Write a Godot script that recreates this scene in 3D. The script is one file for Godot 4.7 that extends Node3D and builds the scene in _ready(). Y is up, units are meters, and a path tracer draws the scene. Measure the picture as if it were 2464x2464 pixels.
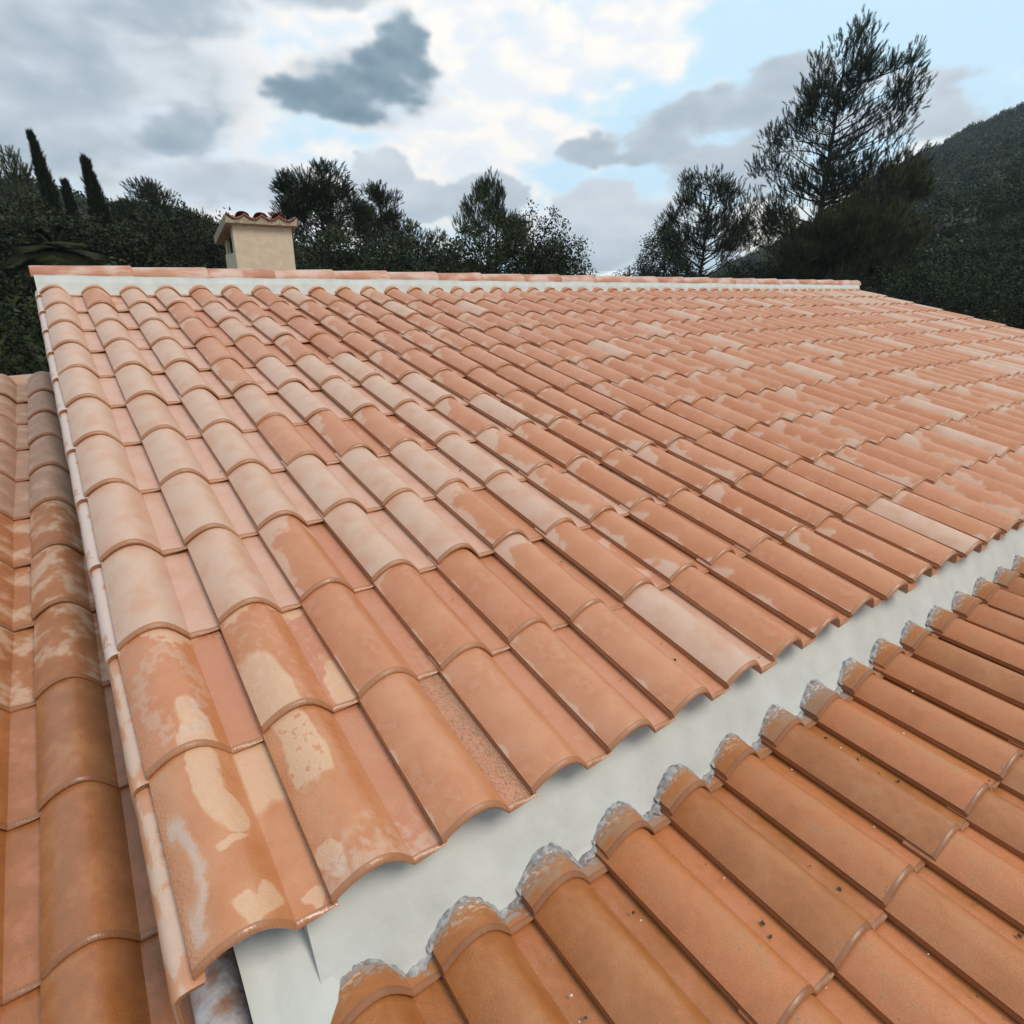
extends Node3D

# ---------------------------------------------------------------- constants of the place
const EAVE := 3.2                 # height of the main eave above the yard
const TILE_W := 0.21              # cover width of a roof tile
const GAUGE := 0.3956             # exposed length of a tile
const TILE_T := 0.015             # clay thickness
const MAIN_PITCH := 0.22634       # about 13 degrees
const LOW_PITCH := 0.10030
const SIDE_PITCH := 0.16902
const COLS := 48
const MOST_SINGLE := 300

var rng := RandomNumberGenerator.new()
var cam: Camera3D
var new_clay: StandardMaterial3D
var old_clay: StandardMaterial3D
var mortar_mat: StandardMaterial3D
var used := {}

# ---------------------------------------------------------------- a small mesh collector
class Geo:
	var v := PackedVector3Array()
	var n := PackedVector3Array()
	var t := PackedVector2Array()
	var c := PackedColorArray()
	var i := PackedInt32Array()

	# rows of points; du runs along a row, dv to the next row, the face looks along du x dv
	func sheet(rows: Array, uvs: Array = [], flip := false) -> void:
		var h := rows.size()
		var w: int = rows[0].size()
		var at := v.size()
		for r in h:
			for k in w:
				var du: Vector3 = rows[r][mini(k + 1, w - 1)] - rows[r][maxi(k - 1, 0)]
				var dv: Vector3 = rows[mini(r + 1, h - 1)][k] - rows[maxi(r - 1, 0)][k]
				var nn := du.cross(dv).normalized()
				v.append(rows[r][k])
				n.append(-nn if flip else nn)
				t.append(uvs[r][k] if uvs else Vector2(float(k) / maxi(1, w - 1), float(r) / maxi(1, h - 1)))
		for r in h - 1:
			for k in w - 1:
				var a := at + r * w + k
				var b := a + 1
				var d := a + w
				var e := d + 1
				if flip:
					i.append_array(PackedInt32Array([a, b, d, b, e, d]))
				else:
					i.append_array(PackedInt32Array([a, d, b, b, d, e]))

	func quad(a: Vector3, b: Vector3, cc: Vector3, d: Vector3) -> void:   # a b along, d c above
		sheet([PackedVector3Array([a, b]), PackedVector3Array([d, cc])])

	func box(lo: Vector3, hi: Vector3) -> void:
		var p := func(x: int, y: int, z: int) -> Vector3:
			return Vector3(hi.x if x else lo.x, hi.y if y else lo.y, hi.z if z else lo.z)
		quad(p.call(0, 0, 1), p.call(1, 0, 1), p.call(1, 1, 1), p.call(0, 1, 1))
		quad(p.call(1, 0, 0), p.call(0, 0, 0), p.call(0, 1, 0), p.call(1, 1, 0))
		quad(p.call(1, 0, 1), p.call(1, 0, 0), p.call(1, 1, 0), p.call(1, 1, 1))
		quad(p.call(0, 0, 0), p.call(0, 0, 1), p.call(0, 1, 1), p.call(0, 1, 0))
		quad(p.call(0, 1, 1), p.call(1, 1, 1), p.call(1, 1, 0), p.call(0, 1, 0))
		quad(p.call(0, 0, 0), p.call(1, 0, 0), p.call(1, 0, 1), p.call(0, 0, 1))

	func tube(pts: PackedVector3Array, r0: float, r1: float, sides := 6) -> void:
		var rows: Array = []
		var m := pts.size()
		var side := Vector3.RIGHT
		for k in m:
			var dir := (pts[mini(k + 1, m - 1)] - pts[maxi(k - 1, 0)]).normalized()
			if absf(dir.dot(side)) > 0.9:
				side = Vector3.FORWARD
			var x := dir.cross(side).normalized()
			var y := dir.cross(x)
			var r := lerpf(r0, r1, float(k) / (m - 1))
			var row := PackedVector3Array()
			for s in sides + 1:
				var a := TAU * s / sides
				row.append(pts[k] + (x * cos(a) + y * sin(a)) * r)
			rows.append(row)
		sheet(rows)

	func tris(tv: PackedVector3Array, tn: PackedVector3Array, xf: Transform3D, col: Color) -> void:
		var at := v.size()
		v.append_array(xf * tv)
		n.append_array(Transform3D(xf.basis.orthonormalized(), Vector3.ZERO) * tn)
		var cc := PackedColorArray()
		cc.resize(tv.size())
		cc.fill(col)
		c.append_array(cc)

	func add(o: Geo, xf: Transform3D) -> void:
		var at := v.size()
		v.append_array(xf * o.v)
		n.append_array(Transform3D(xf.basis.orthonormalized(), Vector3.ZERO) * o.n)
		t.append_array(o.t)
		for k in o.i:
			i.append(at + k)

	func mesh() -> ArrayMesh:
		var a := []
		a.resize(Mesh.ARRAY_MAX)
		a[Mesh.ARRAY_VERTEX] = v
		a[Mesh.ARRAY_NORMAL] = n
		if t.size() == v.size():
			a[Mesh.ARRAY_TEX_UV] = t
		if c.size() == v.size():
			a[Mesh.ARRAY_COLOR] = c
		if i.size():
			a[Mesh.ARRAY_INDEX] = i
		var m := ArrayMesh.new()
		m.add_surface_from_arrays(Mesh.PRIMITIVE_TRIANGLES, a)
		return m


# ---------------------------------------------------------------- naming and tagging
func numbered(called: String) -> String:
	var k: int = used.get(called, -1) + 1
	used[called] = k
	return called if k == 0 else "%s_%03d" % [called, k]


func put(called: String, m: Mesh, mat: Material, parent: Node = self, xf := Transform3D.IDENTITY) -> MeshInstance3D:
	var o := MeshInstance3D.new()
	o.name = numbered(called) if parent == self else called
	o.mesh = m
	o.material_override = mat
	o.transform = xf
	parent.add_child(o, true)
	return o


func tag(o: Node, label: String, category: String, group := "", kind := "") -> void:
	o.set_meta("label", label)
	if category:
		o.set_meta("category", category)
	if group:
		o.set_meta("group", group)
	if kind:
		o.set_meta("kind", kind)


func thing(called: String, label: String, category: String, at: Vector3, group := "") -> Node3D:
	var o := Node3D.new()
	o.name = numbered(called)
	o.position = at
	add_child(o)
	tag(o, label, category, group)
	return o


func _ready() -> void:
	rng.seed = 20240611
	make_camera_and_light()
	make_materials()
	make_terrain()
	make_house()
	make_trees()
	make_litter()


# ---------------------------------------------------------------- camera, sky, sun
func make_camera_and_light() -> void:
	cam = Camera3D.new()
	cam.name = "camera"
	cam.transform = Transform3D(Basis(Vector3(0.81562, -0.00307, 0.57858), Vector3(0.19286, 0.94424, -0.26686), Vector3(-0.54549, 0.32925, 0.77074)).orthonormalized(), Vector3(0.0117, EAVE + 0.9819, 0.8029))
	cam.fov = 78.88
	cam.near = 0.05
	cam.far = 2000.0
	add_child(cam)
	cam.current = true
	var env := Environment.new()
	env.background_mode = Environment.BG_SKY
	var sky := Sky.new()
	var pano := PanoramaSkyMaterial.new()
	pano.panorama = ImageTexture.create_from_image(sky_image())
	pano.energy_multiplier = 1.0
	sky.sky_material = pano
	env.sky = sky
	env.background_energy_multiplier = 1.0
	env.tonemap_mode = Environment.TONE_MAPPER_LINEAR
	env.tonemap_exposure = 1.14
	env.fog_enabled = true
	env.fog_density = 0.00045
	env.fog_light_color = Color(0.74, 0.80, 0.84)
	env.sdfgi_enabled = true
	env.ssao_enabled = true
	env.ssil_enabled = true
	var we := WorldEnvironment.new()
	we.name = "world_environment"
	we.environment = env
	add_child(we)
	var sun := DirectionalLight3D.new()
	sun.name = "sun"
	sun.light_color = Color(1.0, 0.95, 0.88)
	sun.light_energy = 0.65
	sun.light_angular_distance = 25.0
	sun.shadow_enabled = true
	add_child(sun)
	sun.look_at_from_position(Vector3(2.5, 9.0, 6.3), Vector3.ZERO)


func sky_image() -> Image:
	var w := 2048
	var h := 1024
	var big := FastNoiseLite.new()
	big.seed = 5
	big.frequency = 2.6
	big.fractal_octaves = 5
	var fine := FastNoiseLite.new()
	fine.seed = 11
	fine.frequency = 11.0
	fine.fractal_octaves = 5
	fine.fractal_gain = 0.55
	# azimuth, elevation, radii in degrees, how dark, softness of the edge, raggedness; painted far to near
	var clouds: Array = [
		[-4.0, 16.0, 24.0, 15.0, 0.36, 0.85, 0.30], [3.5, 14.0, 6.5, 5.0, 0.52, 1.1, 0.45], [10.0, 18.6, 8.0, 2.4, 0.50, 0.9, 0.5], [3.0, 10.3, 8.0, 2.6, 0.46, 0.9, 0.4], [13.0, 8.0, 8.0, 2.2, 0.36, 0.8, 0.4], [19.0, 20.8, 8.0, 2.0, 0.45, 0.8, 0.5],
		[41.5, 10.6, 3.6, 1.0, 0.44, 0.5, 0.9], [47.0, 11.4, 5.2, 1.9, 0.46, 0.5, 0.8], [52.5, 12.6, 6.0, 2.2, 0.46, 0.5, 0.8], [56.5, 14.8, 3.5, 1.3, 0.42, 0.5, 0.9], [53.0, 9.0, 6.5, 2.4, 0.38, 0.6, 0.8], [64.0, 11.5, 7.0, 1.6, 0.34, 0.6, 0.8], [63.0, 13.6, 5.0, 0.8, 0.28, 0.7, 0.8],
		[48.5, 4.8, 5.0, 2.8, 0.18, 0.4, 0.8], [43.0, 5.2, 5.4, 3.4, 0.22, 0.25, 0.8], [33.0, 7.3, 3.6, 2.1, 0.34, 0.18, 0.8], [27.8, 7.2, 2.6, 1.6, 0.32, 0.2, 0.8], [24.6, 8.6, 2.8, 2.8, 0.30, 0.16, 0.7],
		[10.4, 11.2, 4.0, 2.2, 0.60, 0.6, 0.6],
		[24.0, 14.6, 7.0, 3.2, 0.60, 0.9, 0.5], [20.6, 13.8, 4.6, 1.7, 0.92, 0.55, 0.75], [23.4, 14.3, 4.0, 2.0, 0.94, 0.6, 0.7], [25.9, 15.4, 3.8, 2.7, 0.95, 0.6, 0.7], [26.8, 17.4, 2.2, 2.4, 0.88, 0.55, 0.8],
	]
	# broad white veils (positive) and clear gaps (negative)
	var veils: Array = [[10.0, 14.0, 22.0, 12.0, 0.9], [32.0, 15.0, 9.0, 7.0, 0.9], [44.0, 17.5, 8.0, 4.0, 0.7], [41.0, 8.8, 9.0, 1.8, -0.9], [50.0, 17.5, 4.0, 2.2, -0.3], [64.0, 17.0, 10.0, 5.0, -1.0], [45.5, 13.6, 4.5, 1.2, -0.5], [44.0, 5.0, 7.0, 3.0, 0.8], [56.0, 4.5, 3.5, 2.0, 1.0], [33.0, 11.6, 5.0, 1.6, 0.5]]
	var img := Image.create(w, h, false, Image.FORMAT_RGB8)
	img.fill(Color(0.30, 0.31, 0.29))
	for y in int(h * 0.53):
		var el := 90.0 - (y + 0.5) * 180.0 / h
		var ce := cos(deg_to_rad(el))
		var se := sin(deg_to_rad(el))
		for x in w:
			var az := (x + 0.5) * 360.0 / w
			if az > 180.0:
				az -= 360.0
			var d := Vector3(sin(deg_to_rad(az)) * ce, se, -cos(deg_to_rad(az)) * ce)
			var p := Vector3(d.x, d.y * 2.2, d.z)
			var nb := big.get_noise_3dv(p)
			var nf := fine.get_noise_3dv(p)
			var blue := Color(0.78, 0.90, 0.97).lerp(Color(0.58, 0.76, 0.92), clampf((el - 18.0) / 50.0, 0, 1))
			var veil := 0.10 + nb * 0.9 + nf * 0.75
			for c in veils:
				var ex: float = (az - c[0]) / c[2]
				var ey: float = (el - c[1]) / c[3]
				var q := ex * ex + ey * ey
				if q < 4.0:
					veil += c[4] * exp(-q * 1.2)
			var col := blue.lerp(Color(0.90, 0.925, 0.95).lerp(Color(0.98, 0.965, 0.945), clampf(0.5 + nf * 2.2, 0, 1)), smoothstep(-0.2, 0.6, veil))
			# the bodies of the clouds, far ones first
			for c in clouds:
				var ex: float = (az - c[0]) / c[2]
				if absf(ex) > 1.9:
					continue
				var ey: float = (el - c[1]) / c[3]
				if absf(ey) > 1.9:
					continue
				var g: float = 1.0 - (ex * ex + ey * ey) + nf * c[6] * 1.3 + nb * 0.25
				if g > 0.0:
					var dark: float = clampf(c[4] * (0.86 + 0.14 * clampf(g, 0, 1)) + nf * 0.16 + nb * 0.08 - ey * 0.05, 0.0, 1.0)
					var body := Color(0.895, 0.91, 0.935).lerp(Color(0.44, 0.535, 0.60), dark)
					col = col.lerp(body, smoothstep(0.0, c[5], g) * 0.96)
			if az < -8.0 or az > 74.0 or el > 23.0:
				var away := smoothstep(0.0, 10.0, maxf(maxf(-8.0 - az, az - 74.0), el - 23.0))
				col = col.lerp(Color(0.66, 0.72, 0.77), away * 0.7 * smoothstep(-0.1, 0.45, nb + nf * 0.5))
			# the low sun behind the clouds near the mountain foot
			var glow := exp(-(pow((az - 56.0) / 3.0, 2) + pow((el - 4.4) / 1.5, 2)))
			col = col.lerp(Color(1.0, 0.965, 0.88), minf(1.0, glow * 1.2))
			img.set_pixel(x, y, col)
	return img


# ---------------------------------------------------------------- materials
func noise_tex(freq: float, seed_: int, ramp: Array = [], normal := false, strength := 4.0, size := 512, oct := 5) -> NoiseTexture2D:
	var f := FastNoiseLite.new()
	f.seed = seed_
	f.frequency = freq
	f.fractal_octaves = oct
	var t := NoiseTexture2D.new()
	t.width = size
	t.height = size
	t.seamless = true
	t.noise = f
	t.as_normal_map = normal
	t.bump_strength = strength
	if ramp:
		var g := Gradient.new()
		g.offsets = PackedFloat32Array(ramp[0])
		g.colors = PackedColorArray(ramp[1])
		t.color_ramp = g
	return t


func grown(freq: float, ramp: Array, scale: float, bump := 4.0, rough := 0.85, seed_ := 3) -> StandardMaterial3D:
	var m := StandardMaterial3D.new()
	m.albedo_texture = noise_tex(freq, seed_, ramp)
	m.normal_enabled = true
	m.normal_texture = noise_tex(freq * 2.5, seed_ + 7, [], true, bump)
	m.roughness = rough
	m.uv1_triplanar = true
	m.uv1_world_triplanar = true
	m.uv1_scale = Vector3.ONE * scale
	return m


func leaf_mat(rough := 0.7) -> StandardMaterial3D:
	var m := StandardMaterial3D.new()
	m.vertex_color_use_as_albedo = true
	m.roughness = rough
	m.metallic_specular = 0.25
	m.cull_mode = BaseMaterial3D.CULL_DISABLED
	return m


const NEW_GRID := Vector2i(8, 5)
const OLD_GRID := Vector2i(6, 4)
const CELL := Vector2i(192, 320)


# kinds of weathering of a new tile: 0 dry and pale, 1 pale rim round an orange body, 2 mostly orange,
# 10.. the four tiles at the near corner
func new_kind(cell: int) -> int:
	if cell < 10:
		return 0
	if cell < 24:
		return 1
	if cell < 34:
		return 2
	return 10 + cell - 34      # 34..37 corner tiles, 38 and 39 verge pieces


func make_materials() -> void:
	mortar_mat = grown(0.012, [[0.0, 0.45, 1.0], [Color(0.705, 0.71, 0.685), Color(0.75, 0.755, 0.73), Color(0.79, 0.795, 0.775)]], 1.0, 1.4, 0.6)
	new_clay = clay(NEW_GRID, true)
	old_clay = clay(OLD_GRID, false)


func noise_bytes(w: int, h: int, freq: float, seed_: int, oct: int) -> PackedByteArray:
	var f := FastNoiseLite.new()
	f.seed = seed_
	f.frequency = freq
	f.fractal_octaves = oct
	return f.get_image(w, h, false, false, true).get_data()


func clay(grid: Vector2i, fresh: bool) -> StandardMaterial3D:
	var w := grid.x * CELL.x
	var h := grid.y * CELL.y
	var big := noise_bytes(w, h, 0.011, 21 if fresh else 61, 3)
	var mid := noise_bytes(w, h, 0.045, 31 if fresh else 71, 4)
	var grain := noise_bytes(w, h, 0.33, 41, 2)
	var rgb := PackedByteArray()
	rgb.resize(w * h * 3)
	var ruf := PackedByteArray()
	ruf.resize(w * h)
	var r2 := RandomNumberGenerator.new()
	r2.seed = 77
	for cy in grid.y:
		for cx in grid.x:
			var cell := cy * grid.x + cx
			var kind := new_kind(cell) if fresh else 20 + cell
			var bx := r2.randf_range(0.34, 0.50)
			var by := r2.randf_range(0.58, 0.78)
			var rx := r2.randf_range(0.34, 0.50)
			var ry := r2.randf_range(0.42, 0.60)
			var pan_bias := r2.randf_range(-0.5, 0.6)
			var tone := r2.randf_range(-1.0, 1.0)
			for py in CELL.y:
				var s := float(py) / (CELL.y * 0.94)
				var row := (cy * CELL.y + py) * w + cx * CELL.x
				for px in CELL.x:
					var t := px / 180.0
					var k := row + px
					var nb := big[k] / 255.0 - 0.5
					var nm := mid[k] / 255.0 - 0.5
					var ng := grain[k] / 255.0 - 0.5
					var warp := nb * 1.1 + nm * 0.35
					var o := 0.0            # how much of the fired orange skin shows
					var scuff := 0.0        # whitish scuffs of dry cement dust
					var col: Color
					var rough := 0.6
					if kind < 20:
						if kind == 0:
							o = 0.06 + clampf(nb * 0.45, -0.06, 0.16)
							if t > 0.73:
								o += 0.06 + pan_bias * 0.1
						elif kind == 1:
							var q := 1.0 - Vector2((t - bx) / rx, (s - by) / ry).length() + nb * 0.7 + nm * 0.10
							if t > 0.73:
								q = 0.22 + pan_bias + nb * 0.7 + nm * 0.06
							o = smoothstep(-0.08, 0.07, q) * 0.93
						elif kind == 2:
							var q := minf(t / 0.10 - 0.3, minf((0.985 - s) / 0.06, (s - 0.02 - by * 0.2) / 0.12)) * 0.5 + 0.12 + nb * 0.55 + nm * 0.06
							if t > 0.73:
								q = 0.35 + pan_bias * 0.5 + nb * 0.5
							o = smoothstep(-0.05, 0.05, q) * (0.9 + nb * 0.2)
							scuff = smoothstep(0.16, 0.42, nm * 0.6 + nb) * 0.16
						elif kind == 14:    # verge pieces: limed, lilac white, a little clay showing
							o = smoothstep(0.16, 0.26, nb + nm * 0.4) * 0.7
							scuff = 0.75 * (1.0 - o)
						elif kind == 15:    # verge pieces by the eave: clay and lime in patches
							o = 0.15 + 0.6 * smoothstep(-0.10, 0.10, nb * 1.1 + nm * 0.35 + 0.02)
							scuff = 0.35 * (1.0 - o)
						else:
							o = 1.0
							var u := Vector2(t + nb * 0.10 + nm * 0.03, s + nb * 0.14 + nm * 0.035)
							if kind == 10:      # nearest tile: glossy orange, cream blot on the crest, pale upper pan, grey rub on the flank
								var q := minf(((u - Vector2(0.43, 0.28)) / Vector2(0.13, 0.27)).length(), ((u - Vector2(0.52, 0.50)) / Vector2(0.10, 0.10)).length())
								q = minf(q, ((u - Vector2(0.52, 0.90)) / Vector2(0.17, 0.075)).length())
								q = minf(q, ((u - Vector2(0.47, 0.64)) / Vector2(0.14, 0.035)).length())
								if t > 0.70:
									q = minf(q, (u.y / 0.52) if u.y < 0.8 else ((u - Vector2(0.92, 0.95)) / Vector2(0.09, 0.05)).length())
								o = smoothstep(0.90, 1.08, q)
								var arc := absf(((u - Vector2(0.08, 0.66)) / Vector2(0.16, 0.27)).length() - 0.72)
								scuff = 0.65 * smoothstep(0.40, 0.05, arc + nm * 0.25) * smoothstep(0.02, 0.08, t)
							elif kind == 11:    # second tile of the first column: pale head, cream dome at the foot
								var q := minf((s + nm * 0.12 + 0.07 * sin(t * 9.0)) / 0.20, ((u - Vector2(0.47, 1.02)) / Vector2(0.17, 0.34)).length())
								o = smoothstep(0.88, 1.08, q)
								scuff = 0.35 * smoothstep(0.25, 0.02, absf(((u - Vector2(0.38, 0.62)) / Vector2(0.34, 0.40)).length() - 0.75 + nm * 0.6))
							elif kind == 12:    # first tile of the second column: a pale block with a straight foot
								var q := maxf(absf(u.x - 0.27) / 0.17, absf(s - 0.24 + nm * 0.05) / 0.30)
								q = minf(q, ((u - Vector2(0.12, 0.88)) / Vector2(0.09, 0.07)).length())
								o = smoothstep(0.90, 1.08, q + maxf(0.0, nm - 0.17) * 0.0)
								if nm > 0.19 and t < 0.4:
									o = maxf(o, 0.8)
								scuff = 0.4 * smoothstep(0.8, 1.0, s + nm * 0.4)
							else:               # second tile of the second column
								var q := minf((s + nb * 0.3 + nm * 0.1) / 0.22, ((u - Vector2(0.16, 0.86)) / Vector2(0.26, 0.34)).length())
								q = minf(q, ((u - Vector2(0.9, 0.86)) / Vector2(0.16, 0.2)).length())
								o = smoothstep(0.88, 1.08, q)
								scuff = smoothstep(0.12, 0.22, nm) * 0.2
						var pale := Color(0.795, 0.650, 0.550).lerp(Color(0.800, 0.630, 0.540), clampf((t - 0.66) * 12.0, 0, 1))
						if kind >= 10 and kind < 14:
							pale = Color(0.815, 0.64, 0.495)
						if kind == 1 or kind == 2:
							pale = pale.lerp(Color(0.80, 0.615, 0.50), 0.45 + tone * 0.25)
						pale = pale.lerp(Color(0.785, 0.60, 0.49), clampf(0.3 + tone * 0.35 + nb * 1.2, 0, 1) * 0.6)
						var orange := Color(0.775, 0.515, 0.350).lerp(Color(0.735, 0.455, 0.280), clampf(0.5 + tone * 0.4 + nb * 0.9, 0, 1))
						if kind == 10 or kind == 12:
							orange = Color(0.775, 0.53, 0.365).lerp(Color(0.735, 0.465, 0.29), clampf(0.4 + nb * 1.5, 0, 1))
						if t > 0.72 and kind != 10:
							orange = orange.lerp(Color(0.740, 0.495, 0.380), 0.5)
						col = pale.lerp(orange, o)
						col = col.lerp(Color(0.80, 0.72, 0.68), scuff)
						if s > 0.985:
							col = Color(0.64, 0.43, 0.285)
						rough = lerpf(0.50, 0.28 if kind == 10 or kind == 12 else 0.36, o * (1.0 - scuff))
					else:
						var c2 := kind - 20
						var warm := Color(0.665, 0.410, 0.205).lerp(Color(0.690, 0.425, 0.250), clampf(0.5 + tone * 0.5 + nb * 1.2, 0, 1))
						warm = warm * ((0.93 if c2 < 4 or c2 > 15 else 1.04) + 0.05 * tone)
						if c2 < 9:          # the lower roof: ochre and rust, a few spots
							col = warm.lerp(Color(0.70, 0.445, 0.315) if t > 0.73 else Color(0.655, 0.445, 0.265), smoothstep(-0.1, 0.4, nb + nm * 0.3) * 0.6)
							col = col.lerp(Color(0.50, 0.43, 0.35), smoothstep(0.30, 0.40, nm + nb * 0.35) * 0.45)
							rough = 0.40
						elif c2 < 16:       # stubs by the white wall: grey lichen bloom, white splashes at the wall end
							col = warm.lerp(Color(0.575, 0.485, 0.405), smoothstep(-0.25, 0.45, nb * 0.8 + nm * 0.2 + tone * 0.35) * 0.95)
							var spl := smoothstep(0.84, 0.70, s + nm * 0.35 + nb * 0.25 + (0.05 if t < 0.66 else -0.12))
							col = col.lerp(Color(0.62, 0.585, 0.57).lerp(Color(0.40, 0.37, 0.34), smoothstep(-0.1, 0.3, nm)), spl * 0.85)
							col = col.lerp(Color(0.80, 0.79, 0.79), smoothstep(0.05, 0.2, nm + nb * 0.4) * smoothstep(0.90, 0.66, s) * 0.8)
							rough = 0.75
						elif c2 < 20:       # the upper side roof: dusty grey brown
							col = Color(0.63, 0.48, 0.375).lerp(Color(0.67, 0.50, 0.40), clampf(0.5 + tone * 0.4 + nb * 2.0, 0, 1))
							col = col.lerp(Color(0.70, 0.57, 0.49), smoothstep(0.06, 0.35, nb + nm * 0.3) * 0.5)
							rough = 0.7
						else:               # the side roof half way down: pale dust scrubbed off in patches
							col = warm.lerp(Color(0.745, 0.635, 0.545), smoothstep(-0.12, 0.34, nb * 1.1 + nm * 0.35 + 0.06 * tone) * 0.7)
							rough = 0.65
						if s > 0.985:
							col = Color(0.56, 0.36, 0.22)
					var lum := 1.0 + ng * 0.10 + nm * 0.035
					if kind >= 20:
						lum += ng * 0.05 + nm * 0.05 + nb * 0.10
						if nm > 0.36 and ng > 0.12:
							lum *= 0.72
					rgb[k * 3] = clampi(int(col.r * lum * 255.0), 0, 255)
					rgb[k * 3 + 1] = clampi(int(col.g * lum * 255.0), 0, 255)
					rgb[k * 3 + 2] = clampi(int(col.b * lum * 255.0), 0, 255)
					ruf[k] = clampi(int((rough + ng * 0.05 + nm * 0.06) * 255.0), 0, 255)
	var m := StandardMaterial3D.new()
	m.albedo_texture = ImageTexture.create_from_image(Image.create_from_data(w, h, false, Image.FORMAT_RGB8, rgb))
	m.roughness_texture = ImageTexture.create_from_image(Image.create_from_data(w, h, false, Image.FORMAT_L8, ruf))
	m.roughness_texture_channel = BaseMaterial3D.TEXTURE_CHANNEL_GRAYSCALE
	m.roughness = 1.0
	m.normal_enabled = true
	m.normal_texture = noise_tex(0.34, 9, [], true, 1.6, 1024, 2)
	m.normal_scale = 0.2
	m.metallic_specular = 0.6
	return m


# ---------------------------------------------------------------- tiles
func tile_profile(t: float, rise: float) -> float:
	if t <= 0.38:
		var r := (0.38 - t) / 0.38
		return rise * (1.0 - 0.68 * pow(r, 2.0))
	if t <= 0.73:
		return rise * cos(PI / 2 * pow((t - 0.38) / 0.35, 1.12))
	return 0.008 * pow((t - 0.73) / 0.27, 1.4) if t <= 1.0 else 0.008 + (t - 1.0) * 0.02


func tile_thick(t: float) -> float:      # the lap under the next tile is thinner
	return TILE_T * (1.0 - 0.55 * smoothstep(0.78, 1.0, t))


# a tile lies along -z from its lower edge at z = 0; y is away from the roof
func tile_geo(cell: int, grid: Vector2i, length := 0.455, rise := 0.060, coarse := false) -> Geo:
	var g := Geo.new()
	var barrel := [0.0, 0.04, 0.10, 0.17, 0.24, 0.31, 0.38, 0.45, 0.52, 0.59, 0.66, 0.70, 0.73]
	if coarse:
		barrel = [0.0, 0.10, 0.22, 0.38, 0.53, 0.66, 0.73]
	var pan := [0.73, 0.80, 0.87, 0.94, 1.0, 1.06]
	var lips := [[0.0, 0.0085], [0.002, 0.0048], [0.0065, 0.0016], [0.0115, 0.0], [length * 0.45, 0.0], [length, 0.0]]
	if coarse:
		lips = [[0.0, 0.003], [0.007, 0.0], [length, 0.0]]
	var cx := cell % grid.x
	var cy := cell / grid.x
	var uv := func(t: float, s: float) -> Vector2:
		return Vector2((cx + 0.01 + 0.92 * t) / grid.x, (cy + s) / grid.y)
	for part in [barrel, pan]:
		var top: Array = []
		var tuv: Array = []
		var low: Array = []
		var luv: Array = []
		var face: Array = [PackedVector3Array(), PackedVector3Array()]
		var fuv: Array = [PackedVector2Array(), PackedVector2Array()]
		for l in lips:
			var p := PackedVector3Array()
			var q := PackedVector2Array()
			for t in part:
				p.append(Vector3(t * TILE_W, tile_profile(t, rise) + tile_thick(t) - TILE_T * l[0] / GAUGE - l[1] * tile_thick(t) / TILE_T, -l[0]))
				q.append(uv.call(t, 0.965 if l[0] < 0.0066 else 0.925 * (1.0 - (l[0] - 0.0115) / length)))
			top.append(p)
			tuv.append(q)
		for s in [0.002, length]:
			var p := PackedVector3Array()
			var q := PackedVector2Array()
			for t in part:
				p.append(Vector3(t * TILE_W, tile_profile(t, rise) + TILE_T * (1.0 - s / GAUGE) - TILE_T, -s))
				q.append(uv.call(t, 0.965))
			low.append(p)
			luv.append(q)
		for t in part:
			var y := tile_profile(t, rise)
			face[0].append(Vector3(t * TILE_W, y, -0.002))
			face[1].append(Vector3(t * TILE_W, y + tile_thick(t) - (0.003 if coarse else 0.0085) * tile_thick(t) / TILE_T, 0.0))
			fuv[0].append(uv.call(t, 0.965))
			fuv[1].append(uv.call(t, 0.965))
		g.sheet(top, tuv)
		g.sheet(face, fuv)
		g.sheet(low, luv, true)
	# the thin left side
	var y0 := tile_profile(0.0, rise)
	g.sheet([PackedVector3Array([Vector3(0, y0 - TILE_T * length / GAUGE, -length), Vector3(0, y0, -0.002)]), PackedVector3Array([Vector3(0, y0 + TILE_T * (1 - length / GAUGE), -length), Vector3(0, y0 + TILE_T - 0.003, 0)])],
		[PackedVector2Array([uv.call(0.0, 0.965), uv.call(0.0, 0.965)]), PackedVector2Array([uv.call(0.0, 0.965), uv.call(0.0, 0.965)])])
	return g


func roof_basis(pitch: float, yaw := 0.0) -> Basis:
	return Basis(Vector3.UP, yaw) * Basis(Vector3.RIGHT, Vector3(0, cos(pitch), sin(pitch)), Vector3(0, -sin(pitch), cos(pitch)))


func seen_size(p: Vector3) -> float:
	var q := cam.transform.affine_inverse() * p
	if q.z > -0.2 or absf(q.x) > -q.z * 0.95 or absf(q.y) > -q.z * 0.95:
		return 0.0
	return 1.0 / q.length()


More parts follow.
